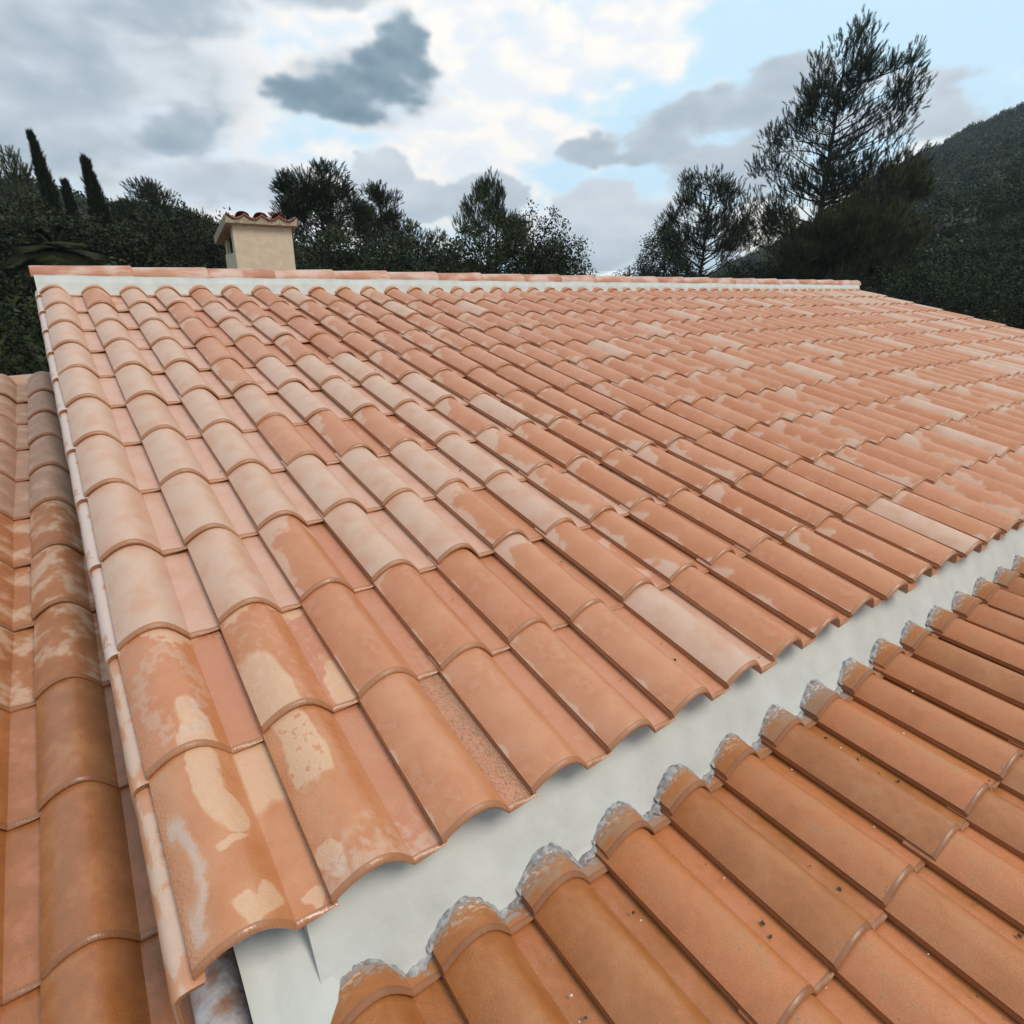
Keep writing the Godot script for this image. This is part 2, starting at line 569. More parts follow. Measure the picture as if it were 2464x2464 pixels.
func make_house() -> void:
	rng.seed = 7
	var house := thing("house", "low house with salmon clay tile roofs, white mortar joints and a cream chimney", "house", Vector3(0, 0, 0))
	var o := Vector3(0, EAVE, 0)
	var mb := roof_basis(MAIN_PITCH)
	var lb := roof_basis(LOW_PITCH)
	var sb := roof_basis(SIDE_PITCH, -0.0138)
	var deck := grown(0.03, [[0.0, 1.0], [Color(0.30, 0.2, 0.15), Color(0.38, 0.27, 0.2)]], 2.0, 3.0, 0.9)
	var white := mortar_mat
	# roof decks under the tiles (main, low in front, low at the side)
	var g := Geo.new()
	var up := mb * Vector3(0, 0, -1)
	var dn := mb * Vector3(0, -0.035, 0)
	var a := o + dn + up * 0.12 + Vector3(-0.03, 0, 0)
	var b := a + Vector3(10.15, 0, 0)
	var ridge_l := o + dn + up * 4.55 + Vector3(-0.03, 0, 0)
	g.quad(a, b, ridge_l + Vector3(10.15, 0, 0), ridge_l)
	g.quad(ridge_l, ridge_l + Vector3(10.15, 0, 0), ridge_l + Vector3(10.15, -1.05, -4.5), ridge_l + Vector3(0, -1.05, -4.5))
	var main_roof := put("main_roof", g.mesh(), deck, house)
	var low_o := o + Vector3(0.1587, -0.2234, 0.0696)
	g = Geo.new()
	var ld := low_o + lb * Vector3(0, -0.03, 0)
	g.quad(ld + lb * Vector3(-0.16, 0, 1.98), ld + lb * Vector3(9.65, 0, 1.98), ld + lb * Vector3(9.65, 0, -0.2), ld + lb * Vector3(-0.16, 0, -0.2))
	var low_roof := put("lower_roof", g.mesh(), deck, house)
	var side_o := o + Vector3(-0.2320, -0.2032, -0.3274)
	g = Geo.new()
	var sd := side_o + sb * Vector3(0, -0.03, 0)
	g.quad(sd + sb * Vector3(-0.82, 0, 1.14), sd + sb * Vector3(0.22, 0, 1.14), sd + sb * Vector3(0.22, 0, -4.0), sd + sb * Vector3(-0.82, 0, -4.0))
	var side_roof := put("side_roof", g.mesh(), deck, house)
	# all tiles, the ones that show largest become pieces of their own
	var all: Array = []
	for j in 12:
		for i in COLS:
			var cell := 0
			if j == 0 and i == 0: cell = 34
			elif j == 1 and i == 0: cell = 35
			elif j == 0 and i == 1: cell = 36
			elif j == 1 and i == 1: cell = 37
			else:
				var dry := clampf(1.0 - maxf(0.0, i - 1.0) * 0.15, 0.0, 0.94) if j > 1 else 0.0
				if i >= 2 and i <= 4 and j <= 1:
					dry = -1.0
				dry = maxf(dry, clampf((i - 22) * 0.02, 0.05, 0.42)) if dry >= 0.0 else dry
				if j > 8 and i < 14:
					dry = maxf(0.12, dry * 0.7)
				var roll := rng.randf()
				cell = rng.randi_range(0, 9) if roll < dry else (rng.randi_range(10, 23) if roll < dry + (1.0 - dry) * 0.72 and dry >= 0.0 else rng.randi_range(24, 33))
			all.append([main_roof, o + mb * Vector3(i * TILE_W - (0.006 if i == 0 else 0.0), -0.004, -j * GAUGE), mb, cell, true, 0.455 if j < 11 else 0.2])
	for c in range(0, 46):
		for r in range(0, 6):
			var cell := rng.randi_range(9, 15) if r == 0 else rng.randi_range(4, 8)
			all.append([low_roof, low_o + lb * Vector3(c * TILE_W, -0.004, r * 0.404), lb, cell, false, 0.17 if r == 0 else 0.46])
	for k in range(-4, 1):
		for j in range(-3, 10):
			var cell := rng.randi_range(0, 3)
			if j > 4: cell = rng.randi_range(16, 19)
			elif j > 1: cell = rng.randi_range(20, 23)
			all.append([side_roof, side_o + sb * Vector3(k * TILE_W, -0.004, -j * GAUGE), sb, cell, false, 0.455])
	for t in all:
		t.append(seen_size(t[1] + t[2] * Vector3(0.1, 0, -0.15)))
	var order := range(all.size())
	order.sort_custom(func(p, q): return all[p][6] > all[q][6])
	var single := {}
	for k in mini(MOST_SINGLE, order.size()):
		if all[order[k]][6] > 0.0:
			single[order[k]] = true
	var fine_mesh := {}
	var rest := {}
	for k in all.size():
		var t: Array = all[k]
		var key := "%d %s %.2f" % [t[3], t[4], t[5]]
		var wob := Basis.from_euler(Vector3(rng.randf_range(-0.005, 0.005), rng.randf_range(-0.013, 0.013), rng.randf_range(-0.013, 0.013)))
		var xf := Transform3D(t[2] * wob, t[1] + t[2] * Vector3(rng.randf_range(-0.003, 0.003), rng.randf_range(0, 0.002), rng.randf_range(-0.007, 0.007)))
		var mat := new_clay if t[4] else old_clay
		var grid := NEW_GRID if t[4] else OLD_GRID
		var rise := 0.060 if t[4] else 0.064
		if single.has(k):
			if not fine_mesh.has(key):
				fine_mesh[key] = tile_geo(t[3], grid, t[5], rise).mesh()
			put("roof_tile", fine_mesh[key], mat, t[0], xf)
		else:
			var ck := "c" + key
			if not fine_mesh.has(ck):
				fine_mesh[ck] = tile_geo(t[3], grid, t[5], rise, true)
			if not rest.has(t[0]):
				rest[t[0]] = [Geo.new(), mat]
			rest[t[0]][0].add(fine_mesh[ck], xf)
	for roof in rest:
		var m := put("roof_tiles", rest[roof][0].mesh(), rest[roof][1], roof)
		m.set_meta("kind", "stuff")
	# verge tiles down the near gable: a rounded shoulder that turns down over the wall
	for j in 12:
		var cell := 39 if j < 2 else 38
		put("verge_tile", verge_geo(cell, NEW_GRID, 0.44 if j < 11 else 0.16).mesh(), new_clay, main_roof, Transform3D(mb, o + mb * Vector3(-0.004, 0.0, -j * GAUGE + 0.006)))
	for j in 12:
		var far_xf := Transform3D(mb * Basis(Vector3.UP, 0.0).scaled(Vector3(-1, 1, 1)), o + mb * Vector3(COLS * TILE_W, 0.0, -j * GAUGE))
		var gg := Geo.new()
		var src := verge_geo(rng.randi_range(0, 9), NEW_GRID, 0.44)
		for k in src.v.size():
			gg.v.append(Vector3(-src.v[k].x, src.v[k].y, src.v[k].z))
			gg.n.append(Vector3(-src.n[k].x, src.n[k].y, src.n[k].z))
			gg.t.append(src.t[k])
		for k in range(0, src.i.size(), 3):
			gg.i.append_array(PackedInt32Array([src.i[k], src.i[k + 2], src.i[k + 1]]))
		put("verge_tile", gg.mesh(), new_clay, main_roof, Transform3D(mb, far_xf.origin))
	# the ridge: a white mortar bed with half-round caps
	g = Geo.new()
	var sec := [Vector2(0.94, -4.235), Vector2(1.01, -4.268), Vector2(1.06, -4.29), Vector2(1.106, -4.30), Vector2(1.106, -4.47), Vector2(0.95, -4.53)]
	mortar_strip(g, sec, -0.02, 10.04, 160, 0.004)
	put("ridge_mortar", g.mesh(), white, main_roof, Transform3D(Basis.IDENTITY, Vector3(0, EAVE, 0)))
	var x := -0.036
	var k2 := 0
	while x < 10.0:
		var len := 0.527 if k2 == 0 else 0.466
		if k2 == 21:
			len = 10.06 - x
		put("ridge_cap", ridge_cap_geo(len + 0.035).mesh(), ridge_clay(k2), main_roof, Transform3D(Basis.from_euler(Vector3(0, rng.randf_range(-0.004, 0.004), rng.randf_range(-0.003, 0.003))), Vector3(x, EAVE + 1.100 + rng.randf_range(-0.002, 0.002), -4.385)))
		x += len
		k2 += 1
	# ridge of the side roof
	x = -1.3
	while x < -0.15:
		put("ridge_cap", ridge_cap_geo(0.34).mesh(), ridge_clay(3), side_roof, Transform3D(Basis(Vector3.UP, 0.03).scaled_local(Vector3(1.4, 1.5, 1.5)), Vector3(x, EAVE + 0.40, -4.33)))
		x += 0.42
	# white wall and cove under the eave
	g = Geo.new()
	var cove := [Vector2(-0.262, 0.075), Vector2(-0.222, 0.05), Vector2(-0.210, 0.030), Vector2(-0.190, 0.018), Vector2(-0.150, 0.004), Vector2(-0.10, -0.022), Vector2(-0.05, -0.052), Vector2(-0.012, -0.082), Vector2(0.012, -0.14)]
	mortar_strip(g, cove, 0.172, 10.1, 260, 0.004, true)
	put("eave_cove", g.mesh(), white, house, Transform3D(Basis.IDENTITY, o))
	g = Geo.new()
	g.box(Vector3(0.172, 0, -0.36), Vector3(10.1, EAVE - 0.02, -0.12))            # front wall of the main wing
	g.box(Vector3(0.002, 0, -8.8), Vector3(0.17, EAVE - 0.06, -0.40))
	g.box(Vector3(9.86, 0, -8.8), Vector3(10.1, EAVE - 0.06, -0.37))
	g.box(Vector3(0.18, 0, -8.8), Vector3(9.85, EAVE - 0.1, -8.55))
	put("wall", g.mesh(), white, house)
	for gx in [-0.036, 10.0]:
		g = Geo.new()
		gable(g, gx, EAVE - 0.55)
		put("gable_wall", g.mesh(), white, house)
	g = Geo.new()
	g.box(Vector3(0.05, 0, 1.7), Vector3(9.75, EAVE - 0.5, 1.9))
	g.box(Vector3(9.55, 0, -0.1), Vector3(9.75, EAVE - 0.5, 1.68))
	g.box(Vector3(-1.02, 0, 0.45), Vector3(-0.05, EAVE - 0.55, 0.6))
	g.box(Vector3(-1.02, 0, -8.0), Vector3(-0.85, EAVE - 0.5, 0.44))
	g.box(Vector3(-0.84, 0, -8.0), Vector3(-0.06, EAVE - 0.5, -7.8))
	put("low_wall", g.mesh(), white, house)
	# mortared gutter strip between the two lower roofs
	g = Geo.new()
	var rows: Array = []
	for r in 14:
		var z := -0.36 + r * 0.12
		var row := PackedVector3Array()
		for c in 8:
			var xx := 0.06 + c * 0.0215
			row.append(low_o + lb * Vector3(xx - 0.1587, 0.014 + 0.13 * smoothstep(0.04, -0.20, z) + 0.004 * sin(c * 1.7 + r) + (0.008 if c == 7 or c == 0 else 0.0) - (0.02 if c == 7 else 0.0), z))
		rows.append(row)
	rows.reverse()
	g.sheet(rows)
	put("gutter_mortar", g.mesh(), white, house)
	var smeared := grown(0.016, [[0.0, 0.38, 0.5, 0.62, 1.0], [Color(0.58, 0.40, 0.31), Color(0.63, 0.50, 0.43), Color(0.66, 0.60, 0.58), Color(0.71, 0.69, 0.70), Color(0.78, 0.79, 0.78)]], 2.2, 3.0, 0.75, 83)
	for r in range(-1, 4):
		put("edge_tile", edge_tile_geo(9 + (r + 1) % 6).mesh(), smeared, low_roof, Transform3D(lb * Basis.from_euler(Vector3(0.008, rng.randf_range(-0.02, 0.02), 0)), low_o + lb * Vector3(-0.157, 0.002, r * 0.38 + 0.30)))
	for c in range(0, 46):
		put("mortar_bead", bead_geo(low_o + lb * Vector3(c * TILE_W, -0.004, 0), lb, cove, c).mesh(), bead_mat(), low_roof)
	make_chimney(house)


var _bead: StandardMaterial3D
func bead_mat() -> StandardMaterial3D:
	if _bead == null:
		_bead = grown(0.03, [[0.0, 0.4, 0.55, 1.0], [Color(0.36, 0.33, 0.31), Color(0.50, 0.48, 0.475), Color(0.64, 0.635, 0.635), Color(0.74, 0.75, 0.745)]], 3.0, 2.0, 0.9, 91)
	return _bead


# a ragged bead of mortar along the line where a stub tile meets the white cove
func bead_geo(at: Vector3, basis_: Basis, cove: Array, seed_: int) -> Geo:
	var f := FastNoiseLite.new()
	f.seed = 100 + seed_
	f.frequency = 22.0
	f.fractal_octaves = 3
	var ring: Array = []
	for k in 41:
		var t := -0.02 + k * 0.026
		var p := Vector3.ZERO
		var sft := 0.0
		while sft < 0.17:
			p = at + basis_ * Vector3(t * TILE_W, tile_profile(clampf(t, 0.0, 1.05), 0.062) + TILE_T * (1.0 - sft / GAUGE), -sft)
			var cy := 1.0
			for c in cove.size() - 1:
				var z0: float = cove[c].y
				var z1: float = cove[c + 1].y
				if p.z <= z0 and p.z >= z1:
					cy = lerpf(cove[c].x, cove[c + 1].x, (z0 - p.z) / maxf(0.0001, z0 - z1)) + EAVE
			if cy < 0.5 + EAVE and p.y < cy:
				break
			sft += 0.003
		ring.append(p)
	var rows: Array = []
	for k in ring.size():
		var row := PackedVector3Array()
		var d: Vector3 = (ring[mini(k + 1, 40)] - ring[maxi(k - 1, 0)]).normalized()
		var out := d.cross(basis_ * Vector3(0, 0, -1)).normalized()
		if out.y < 0.0:
			out = -out
		var r := 0.0060 + 0.010 * maxf(0.0, f.get_noise_1d(ring[k].x * 1.6) + 0.12)
		for a in 8:
			var ang := TAU * a / 7.0
			row.append(ring[k] + (basis_ * Vector3(0, 0, 1)) * cos(ang) * r * (1.5 + f.get_noise_2d(ring[k].x * 2.0, a * 0.1)) + out * sin(ang) * r * 0.7)
		rows.append(row)
	var g := Geo.new()
	g.sheet(rows)
	return g


func gable(g: Geo, x: float, y0: float) -> void:
	var t := 0.036
	var prof := [Vector2(-0.30, y0), Vector2(-0.30, EAVE + 0.03), Vector2(-4.4, EAVE + 0.955), Vector2(-8.6, EAVE - 0.05), Vector2(-8.6, y0)]
	var lft := PackedVector3Array()
	var rgt := PackedVector3Array()
	for q in prof:
		lft.append(Vector3(x, q.y, q.x))
		rgt.append(Vector3(x + t, q.y, q.x))
	g.sheet([lft, rgt])
	for side in 2:
		var pts := lft if side == 0 else rgt
		var nn := Vector3.LEFT if side == 0 else Vector3.RIGHT
		for k in range(1, 4):
			var at := g.v.size()
			g.v.append_array(PackedVector3Array([pts[0], pts[k + 1], pts[k]] if side == 0 else [pts[0], pts[k], pts[k + 1]]))
			g.n.append_array(PackedVector3Array([nn, nn, nn]))
			g.t.append_array(PackedVector2Array([Vector2.ZERO, Vector2.ZERO, Vector2.ZERO]))
			g.i.append_array(PackedInt32Array([at, at + 1, at + 2]))


# a strip of trowelled mortar: cross-section (y, z) swept along x with a little waviness
func mortar_strip(g: Geo, sec: Array, x0: float, x1: float, n: int, wave: float, left_end := false) -> void:
	var f := FastNoiseLite.new()
	f.seed = 4
	f.frequency = 2.5
	f.fractal_octaves = 3
	var rows: Array = []
	for s in sec.size():
		var row := PackedVector3Array()
		for k in n + 1:
			var x := lerpf(x0, x1, float(k) / n)
			row.append(Vector3(x, sec[s].x + f.get_noise_3d(x, s * 0.05, 0) * wave * 2.0, sec[s].y + f.get_noise_3d(x, s * 0.05, 7.0) * wave * 2.0))
		rows.append(row)
	g.sheet(rows)
	for e in [0, n]:
		var mid := Vector3.ZERO
		for r in rows:
			mid += r[e] / rows.size()
		var inner := Vector3(rows[0][e].x, sec[0].x, sec[-1].y - 0.05)
		for s in sec.size() - 1:
			var at := g.v.size()
			var nn := Vector3.LEFT if e == 0 else Vector3.RIGHT
			g.v.append_array(PackedVector3Array([rows[s + 1][e], rows[s][e], inner] if e == 0 else [rows[s][e], rows[s + 1][e], inner]))
			g.n.append_array(PackedVector3Array([nn, nn, nn]))
			g.t.append_array(PackedVector2Array([Vector2.ZERO, Vector2.ZERO, Vector2.ZERO]))
			g.i.append_array(PackedInt32Array([at, at + 1, at + 2]))


func verge_geo(cell: int, grid: Vector2i, length: float) -> Geo:
	var g := Geo.new()
	var cx := cell % grid.x
	var cy := cell / grid.x
	var pts := PackedVector2Array()      # x, y from the tile edge out and down
	pts.append(Vector2(0.016, 0.004))
	for k in 9:
		var a := PI / 2 + k * PI / 16
		pts.append(Vector2(-0.008 + 0.026 * cos(a), -0.020 + 0.024 * sin(a)))
	pts.append(Vector2(-0.034, -0.06))
	pts.append(Vector2(-0.034, -0.14))
	var top: Array = []
	var tuv: Array = []
	for l in [[0.0, 0.005], [0.003, 0.0012], [0.009, 0.0], [length, 0.0]]:
		var p := PackedVector3Array()
		var q := PackedVector2Array()
		for k in pts.size():
			var sc: float = 1.0 - l[1] / 0.04 + 0.10 * (1.0 - l[0] / length) - 0.1
			p.append(Vector3(pts[k].x * sc, pts[k].y * sc + TILE_T * (1.0 - l[0] / GAUGE), -l[0]))
			q.append(Vector2((cx + 0.04 + 0.6 * (1.0 - float(k) / pts.size())) / grid.x, (cy + 0.92 * (1.0 - l[0] / length)) / grid.y))
		top.append(p)
		tuv.append(q)
	g.sheet(top, tuv, true)
	var f0 := PackedVector3Array()
	var f1 := PackedVector3Array()
	var fu := PackedVector2Array()
	for k in pts.size():
		f1.append(top[0][k])
		f0.append(Vector3(pts[k].x * 0.72, (pts[k].y - 0.012 if k < 10 else pts[k].y) + TILE_T, -0.002))
		fu.append(Vector2((cx + 0.1) / grid.x, (cy + 0.965) / grid.y))
	g.sheet([f0, f1], [fu, fu], true)
	return g


func edge_tile_geo(cell: int) -> Geo:
	var g := Geo.new()
	var cx := cell % OLD_GRID.x
	var cy := cell / OLD_GRID.x
	var rows: Array = []
	var uvs: Array = []
	for l in [[0.0, 0.86], [0.004, 0.97], [0.01, 1.0], [0.2, 0.97], [0.42, 0.94]]:
		var p := PackedVector3Array()
		var q := PackedVector2Array()
		for k in 13:
			var a := PI - k * PI / 12
			p.append(Vector3(0.028 + 0.050 * cos(a) * l[1], 0.034 * sin(a) * l[1] + 0.012 * (1.0 - l[0] / 0.38), -l[0]))
			q.append(Vector2((cx + 0.05 + 0.6 * k / 12.0) / OLD_GRID.x, (cy + 0.9 * (1.0 - l[0] / 0.42)) / OLD_GRID.y))
		rows.append(p)
		uvs.append(q)
	g.sheet(rows, uvs)
	return g


var ridge_mats: Array = []
func ridge_clay(k: int) -> StandardMaterial3D:
	if ridge_mats.is_empty():
		for s in 4:
			var c0 := [Color(0.70, 0.46, 0.36), Color(0.72, 0.50, 0.38), Color(0.72, 0.53, 0.46), Color(0.73, 0.54, 0.42)][s] as Color
			var m := grown(0.008, [[0.0, 0.40, 0.60, 1.0], [c0.darkened(0.1), c0, Color(0.78, 0.64, 0.57), Color(0.81, 0.71, 0.66)]], 1.0, 1.0, 0.6, 40 + s * 5)
			m.uv1_scale = Vector3(0.7, 3.0, 3.0)
			ridge_mats.append(m)
	return ridge_mats[[0, 1, 0, 2, 1, 2][k % 6]] if k != 3 else ridge_mats[3]


func ridge_cap_geo(length: float) -> Geo:
	var g := Geo.new()
	var outer: Array = []
	var stops := [0.0, 0.004, 0.012, 0.25, 0.5, 0.75, 0.975, 0.992, 1.0]
	var shrink := [0.86, 0.92, 0.93, 0.96, 0.99, 1.03, 1.08, 1.07, 0.99]
	for k in stops.size():
		var row := PackedVector3Array()
		for s in 15:
			var a := PI * s / 14
			row.append(Vector3(stops[k] * length, 0.072 * sin(a) * shrink[k], 0.078 * cos(a) * shrink[k]))
		outer.append(row)
	g.sheet(outer, [], true)
	for e in [0, stops.size() - 1]:
		var inn := PackedVector3Array()
		for s in 15:
			var p: Vector3 = outer[e][s]
			inn.append(Vector3(p.x + (0.002 if e == 0 else -0.002), p.y * 0.82, p.z * 0.82))
		g.sheet([inn, outer[e]], [], e == 0)
		g.sheet([PackedVector3Array([Vector3(inn[0].x, 0, 0), Vector3(inn[0].x, 0, 0), Vector3(inn[0].x, 0, 0), Vector3(inn[0].x, 0, 0), Vector3(inn[0].x, 0, 0), Vector3(inn[0].x, 0, 0), Vector3(inn[0].x, 0, 0), Vector3(inn[0].x, 0, 0), Vector3(inn[0].x, 0, 0), Vector3(inn[0].x, 0, 0), Vector3(inn[0].x, 0, 0), Vector3(inn[0].x, 0, 0), Vector3(inn[0].x, 0, 0), Vector3(inn[0].x, 0, 0), Vector3(inn[0].x, 0, 0)]), inn], [], e == 0)
	return g


func make_chimney(house: Node3D) -> void:
	var cream := grown(0.01, [[0.0, 0.5, 1.0], [Color(0.80, 0.715, 0.61), Color(0.835, 0.75, 0.645), Color(0.86, 0.785, 0.685)]], 2.0, 1.4, 0.85, 17)
	var slab_mat := grown(0.03, [[0.0, 0.4, 0.55, 1.0], [Color(0.42, 0.38, 0.33), Color(0.60, 0.54, 0.46), Color(0.70, 0.63, 0.54), Color(0.74, 0.68, 0.60)]], 3.0, 3.0, 0.9, 23)
	var soot := StandardMaterial3D.new()
	soot.albedo_color = Color(0.10, 0.09, 0.08)
	soot.roughness = 1.0
	var cap_clay := grown(0.03, [[0.0, 0.5, 1.0], [Color(0.42, 0.28, 0.22), Color(0.56, 0.36, 0.27), Color(0.62, 0.46, 0.38)]], 4.0, 2.0, 0.8, 29)
	var o := Vector3(0, EAVE, 0)
	var x0 := 1.355
	var x1 := 1.832
	var zf := -5.0
	var zb := -5.375
	var top := 1.54
	var g := Geo.new()
	g.box(o + Vector3(x0, 0.6, zb), o + Vector3(x1, 1.318, zf))                       # solid shaft up to the vents
	g.box(o + Vector3(x0, 1.3185, zf - 0.075), o + Vector3(x1, top, zf))              # front panel
	g.box(o + Vector3(x0 + 0.01, 1.3185, zb), o + Vector3(x1 - 0.01, top - 0.05, zb + 0.04))  # back panel
	var body := put("chimney", g.mesh(), cream, house)
	g = Geo.new()
	g.box(o + Vector3(x0 + 0.04, 1.3185, zb + 0.045), o + Vector3(x1 - 0.04, top - 0.04, zf - 0.08))
	put("flue", g.mesh(), soot, body)
	# sloping mortar slab, with a wavy bed for the channel tiles
	var sl := 0.27          # falls towards the back
	var ca := x0 - 0.055
	var cb := x1 + 0.042
	var za := zf + 0.045
	var zc := zb - 0.08
	var n := 48
	var rows: Array = []
	for zz in [za, za - 0.012, lerpf(za, zc, 0.5), zc]:
		var row := PackedVector3Array()
		for k in n + 1:
			var u := float(k) / n
			row.append(Vector3(lerpf(ca, cb, u), EAVE + top + 0.058 + cap_wave(u) + (zz - za) * sl - (0.006 if zz == za else 0.0), zz))
		rows.append(row)
	g = Geo.new()
	g.sheet(rows)
	var low: Array = []
	for zz in [za, zc]:
		var row := PackedVector3Array()
		for k in n + 1:
			row.append(Vector3(lerpf(ca, cb, float(k) / n), EAVE + top - 0.004 + (zz - za) * sl, zz))
		low.append(row)
	g.sheet(low, [], true)
	g.sheet([low[0], rows[0]])
	g.sheet([low[1], rows[3]], [], true)
	g.quad(low[1][0], low[0][0], rows[0][0], rows[3][0])
	g.quad(low[0][n], low[1][n], rows[3][n], rows[0][n])
	put("cap_slab", g.mesh(), slab_mat, body)
	# four channel tiles on the slab, hollow side up
	for q in 4:
		var tg := Geo.new()
		var tin: Array = []
		var tout: Array = []
		for zz in [za + 0.012, zc - 0.012]:
			var r0 := PackedVector3Array()
			var r1 := PackedVector3Array()
			for k in 13:
				var u := (q + k / 12.0) / 4.0
				var p := Vector3(lerpf(ca + 0.012, cb - 0.012, u), EAVE + top + 0.066 + cap_wave(u) + (zz - za) * sl, zz)
				r0.append(p)
				r1.append(p - Vector3(0, 0.012, 0))
			tin.append(r0)
			tout.append(r1)
		tg.sheet(tin)
		tg.sheet(tout, [], true)
		tg.sheet([tout[0], tin[0]])
		tg.sheet([tout[1], tin[1]], [], true)
		put("cap_tile", tg.mesh(), cap_clay, body)
	for q in 3:             # cover tiles over the joints, set back from the edge
		var rows2: Array = []
		for zz in [za - 0.03, za - 0.04, zc + 0.02]:
			var r0 := PackedVector3Array()
			for k in 11:
				var a := PI - PI * k / 10
				r0.append(Vector3(lerpf(ca, cb, (q + 1) / 4.0) + 0.055 * cos(a), EAVE + top + 0.062 + 0.040 * sin(a) * (0.9 if zz == za - 0.03 else 1.0) + (zz - za) * sl, zz))
			rows2.append(r0)
		var tg := Geo.new()
		tg.sheet(rows2)
		put("cover_tile", tg.mesh(), cap_clay, body)


func cap_wave(u: float) -> float:
	var p := fposmod(u * 4.0, 1.0) * 2.0 - 1.0
	return -0.030 + 0.034 * pow(absf(p), 1.7)


# ---------------------------------------------------------------- the land
func skyline(az: float) -> float:          # elevation of the hills against the sky, in degrees, by compass angle
	var pts := [[-180.0, 8.0], [-90.0, 7.0], [-40.0, 6.5], [-10.0, 6.6], [0.0, 6.0], [4.0, 5.0], [9.0, 4.0], [13.0, 3.0], [18.0, 2.0], [28.0, 1.2], [38.0, 0.6], [46.0, 0.7], [51.0, 1.2], [54.3, 2.2], [56.3, 3.0], [61.4, 6.2], [65.0, 8.6], [67.5, 9.8], [70.8, 11.0], [80.0, 14.0], [100.0, 15.0], [140.0, 11.0], [180.0, 8.0]]
	for k in pts.size() - 1:
		if az <= pts[k + 1][0]:
			return lerpf(pts[k][1], pts[k + 1][1], (az - pts[k][0]) / (pts[k + 1][0] - pts[k][0]))
	return 2.0


var land_noise: FastNoiseLite
func land(x: float, z: float) -> float:
	if land_noise == null:
		land_noise = FastNoiseLite.new()
		land_noise.seed = 8
		land_noise.frequency = 0.02
		land_noise.fractal_octaves = 4
	var dx := x - 0.01
	var dz := z - 0.8
	var r := sqrt(dx * dx + dz * dz)
	var az := rad_to_deg(atan2(dx, -dz))
	var far := 95.0 if az < 30.0 else lerpf(95.0, 260.0, clampf((az - 30.0) / 25.0, 0, 1))
	var crest := 4.18 + far * tan(deg_to_rad(skyline(az)))
	var q := clampf((r - 16.0) / (far - 16.0), 0.0, 1.0)
	var y := crest * pow(q, 1.15)
	if r > far:
		y = crest * exp(-(r - far) / far * 0.8)
	return y + land_noise.get_noise_2d(x, z) * minf(2.5, maxf(0.0, r - 16.0) * 0.03) * (0.3 if r > far * 0.9 and r < far * 1.1 else 1.0)


func make_terrain() -> void:
	rng.seed = 41
	var earth := grown(0.02, [[0.0, 0.4, 0.6, 1.0], [Color(0.13, 0.15, 0.09), Color(0.19, 0.21, 0.13), Color(0.27, 0.26, 0.18), Color(0.36, 0.34, 0.28)]], 0.11, 6.0, 0.95, 51)
	var g := Geo.new()
	var rs := [0.0, 6.0, 12.0, 16.0]
	var r := 16.0
	while r < 1500.0:
		r *= 1.075
		rs.append(r)
	var rows: Array = []
	for rr in rs:
		var row := PackedVector3Array()
		for k in 181:
			var a := deg_to_rad(k * 2.0 - 180.0)
			var x: float = 0.01 + rr * sin(a)
			var z: float = 0.8 - rr * cos(a)
			row.append(Vector3(x, land(x, z), z))
		rows.append(row)
	g.sheet(rows)
	var t := put("ground", g.mesh(), earth)
	t.set_meta("kind", "structure")
	t.set_meta("label", "dark wooded hillside and valley floor round the house")
	# scrub on the slopes: nobody could count it
	var mats := leaf_mat(0.8)
	var shades := [Color(0.034, 0.044, 0.024), Color(0.048, 0.058, 0.030), Color(0.070, 0.074, 0.044)]
	shades.append(Color(0.034, 0.046, 0.020))
	for s in 4:
		var bush := bush_mesh(shades[s], 90 + s, s == 3)
		var xs: Array[Transform3D] = []
		while xs.size() < (4000 if s < 3 else 1700):
			var az := rng.randf_range(42.0, 92.0)
			var rr := sqrt(rng.randf_range(38.0 * 38.0, 275.0 * 275.0))
			if rng.randf() < 0.45:
				az = rng.randf_range(-95.0, 34.0)
				rr = sqrt(rng.randf_range(46.0 * 46.0, 110.0 * 110.0))
			if s == 3:
				az = rng.randf_range(50.0, 95.0) if xs.size() < 1250 else rng.randf_range(-30.0, 12.0)
				rr = sqrt(rng.randf_range(225.0, 6400.0)) if xs.size() < 1250 else rng.randf_range(8.0, 46.0)
			var x := 0.01 + rr * sin(deg_to_rad(az))
			var z := 0.8 - rr * cos(deg_to_rad(az))
			if az > 66.0 and rr > 200.0 and land_noise.get_noise_2d(x * 2.0, z * 2.0) > -0.05:
				if rng.randf() < 0.75:
					continue
			var sc := rng.randf_range(1.0, 2.6) * (0.75 if rr < 60.0 else 1.0) * (0.85 if rr < 46.0 else 1.0)
			if az > 40 and az < 53 and rr > 100:
				sc *= 0.5
			xs.append(Transform3D(Basis(Vector3.UP, rng.randf() * TAU).scaled(Vector3(sc, sc * rng.randf_range(0.75, 1.25), sc)), Vector3(x, land(x, z) - 0.2, z)))
		var mm := MultiMesh.new()
		mm.transform_format = MultiMesh.TRANSFORM_3D
		mm.mesh = bush
		mm.instance_count = xs.size()
		for k in xs.size():
			mm.set_instance_transform(k, xs[k])
		var o := MultiMeshInstance3D.new()
		o.name = ["hillside_scrub", "hillside_oak_scrub", "hillside_olive_scrub", "undergrowth"][s]
		o.multimesh = mm
		o.material_override = mats
		add_child(o)
		tag(o, ["darkest green scrub covering the mountain and hill slopes", "mid green scrub covering the mountain and hill slopes", "lighter olive green scrub dotting the mountain and hill slopes", "dense green undergrowth close round the house"][s], "scrub", "", "stuff")


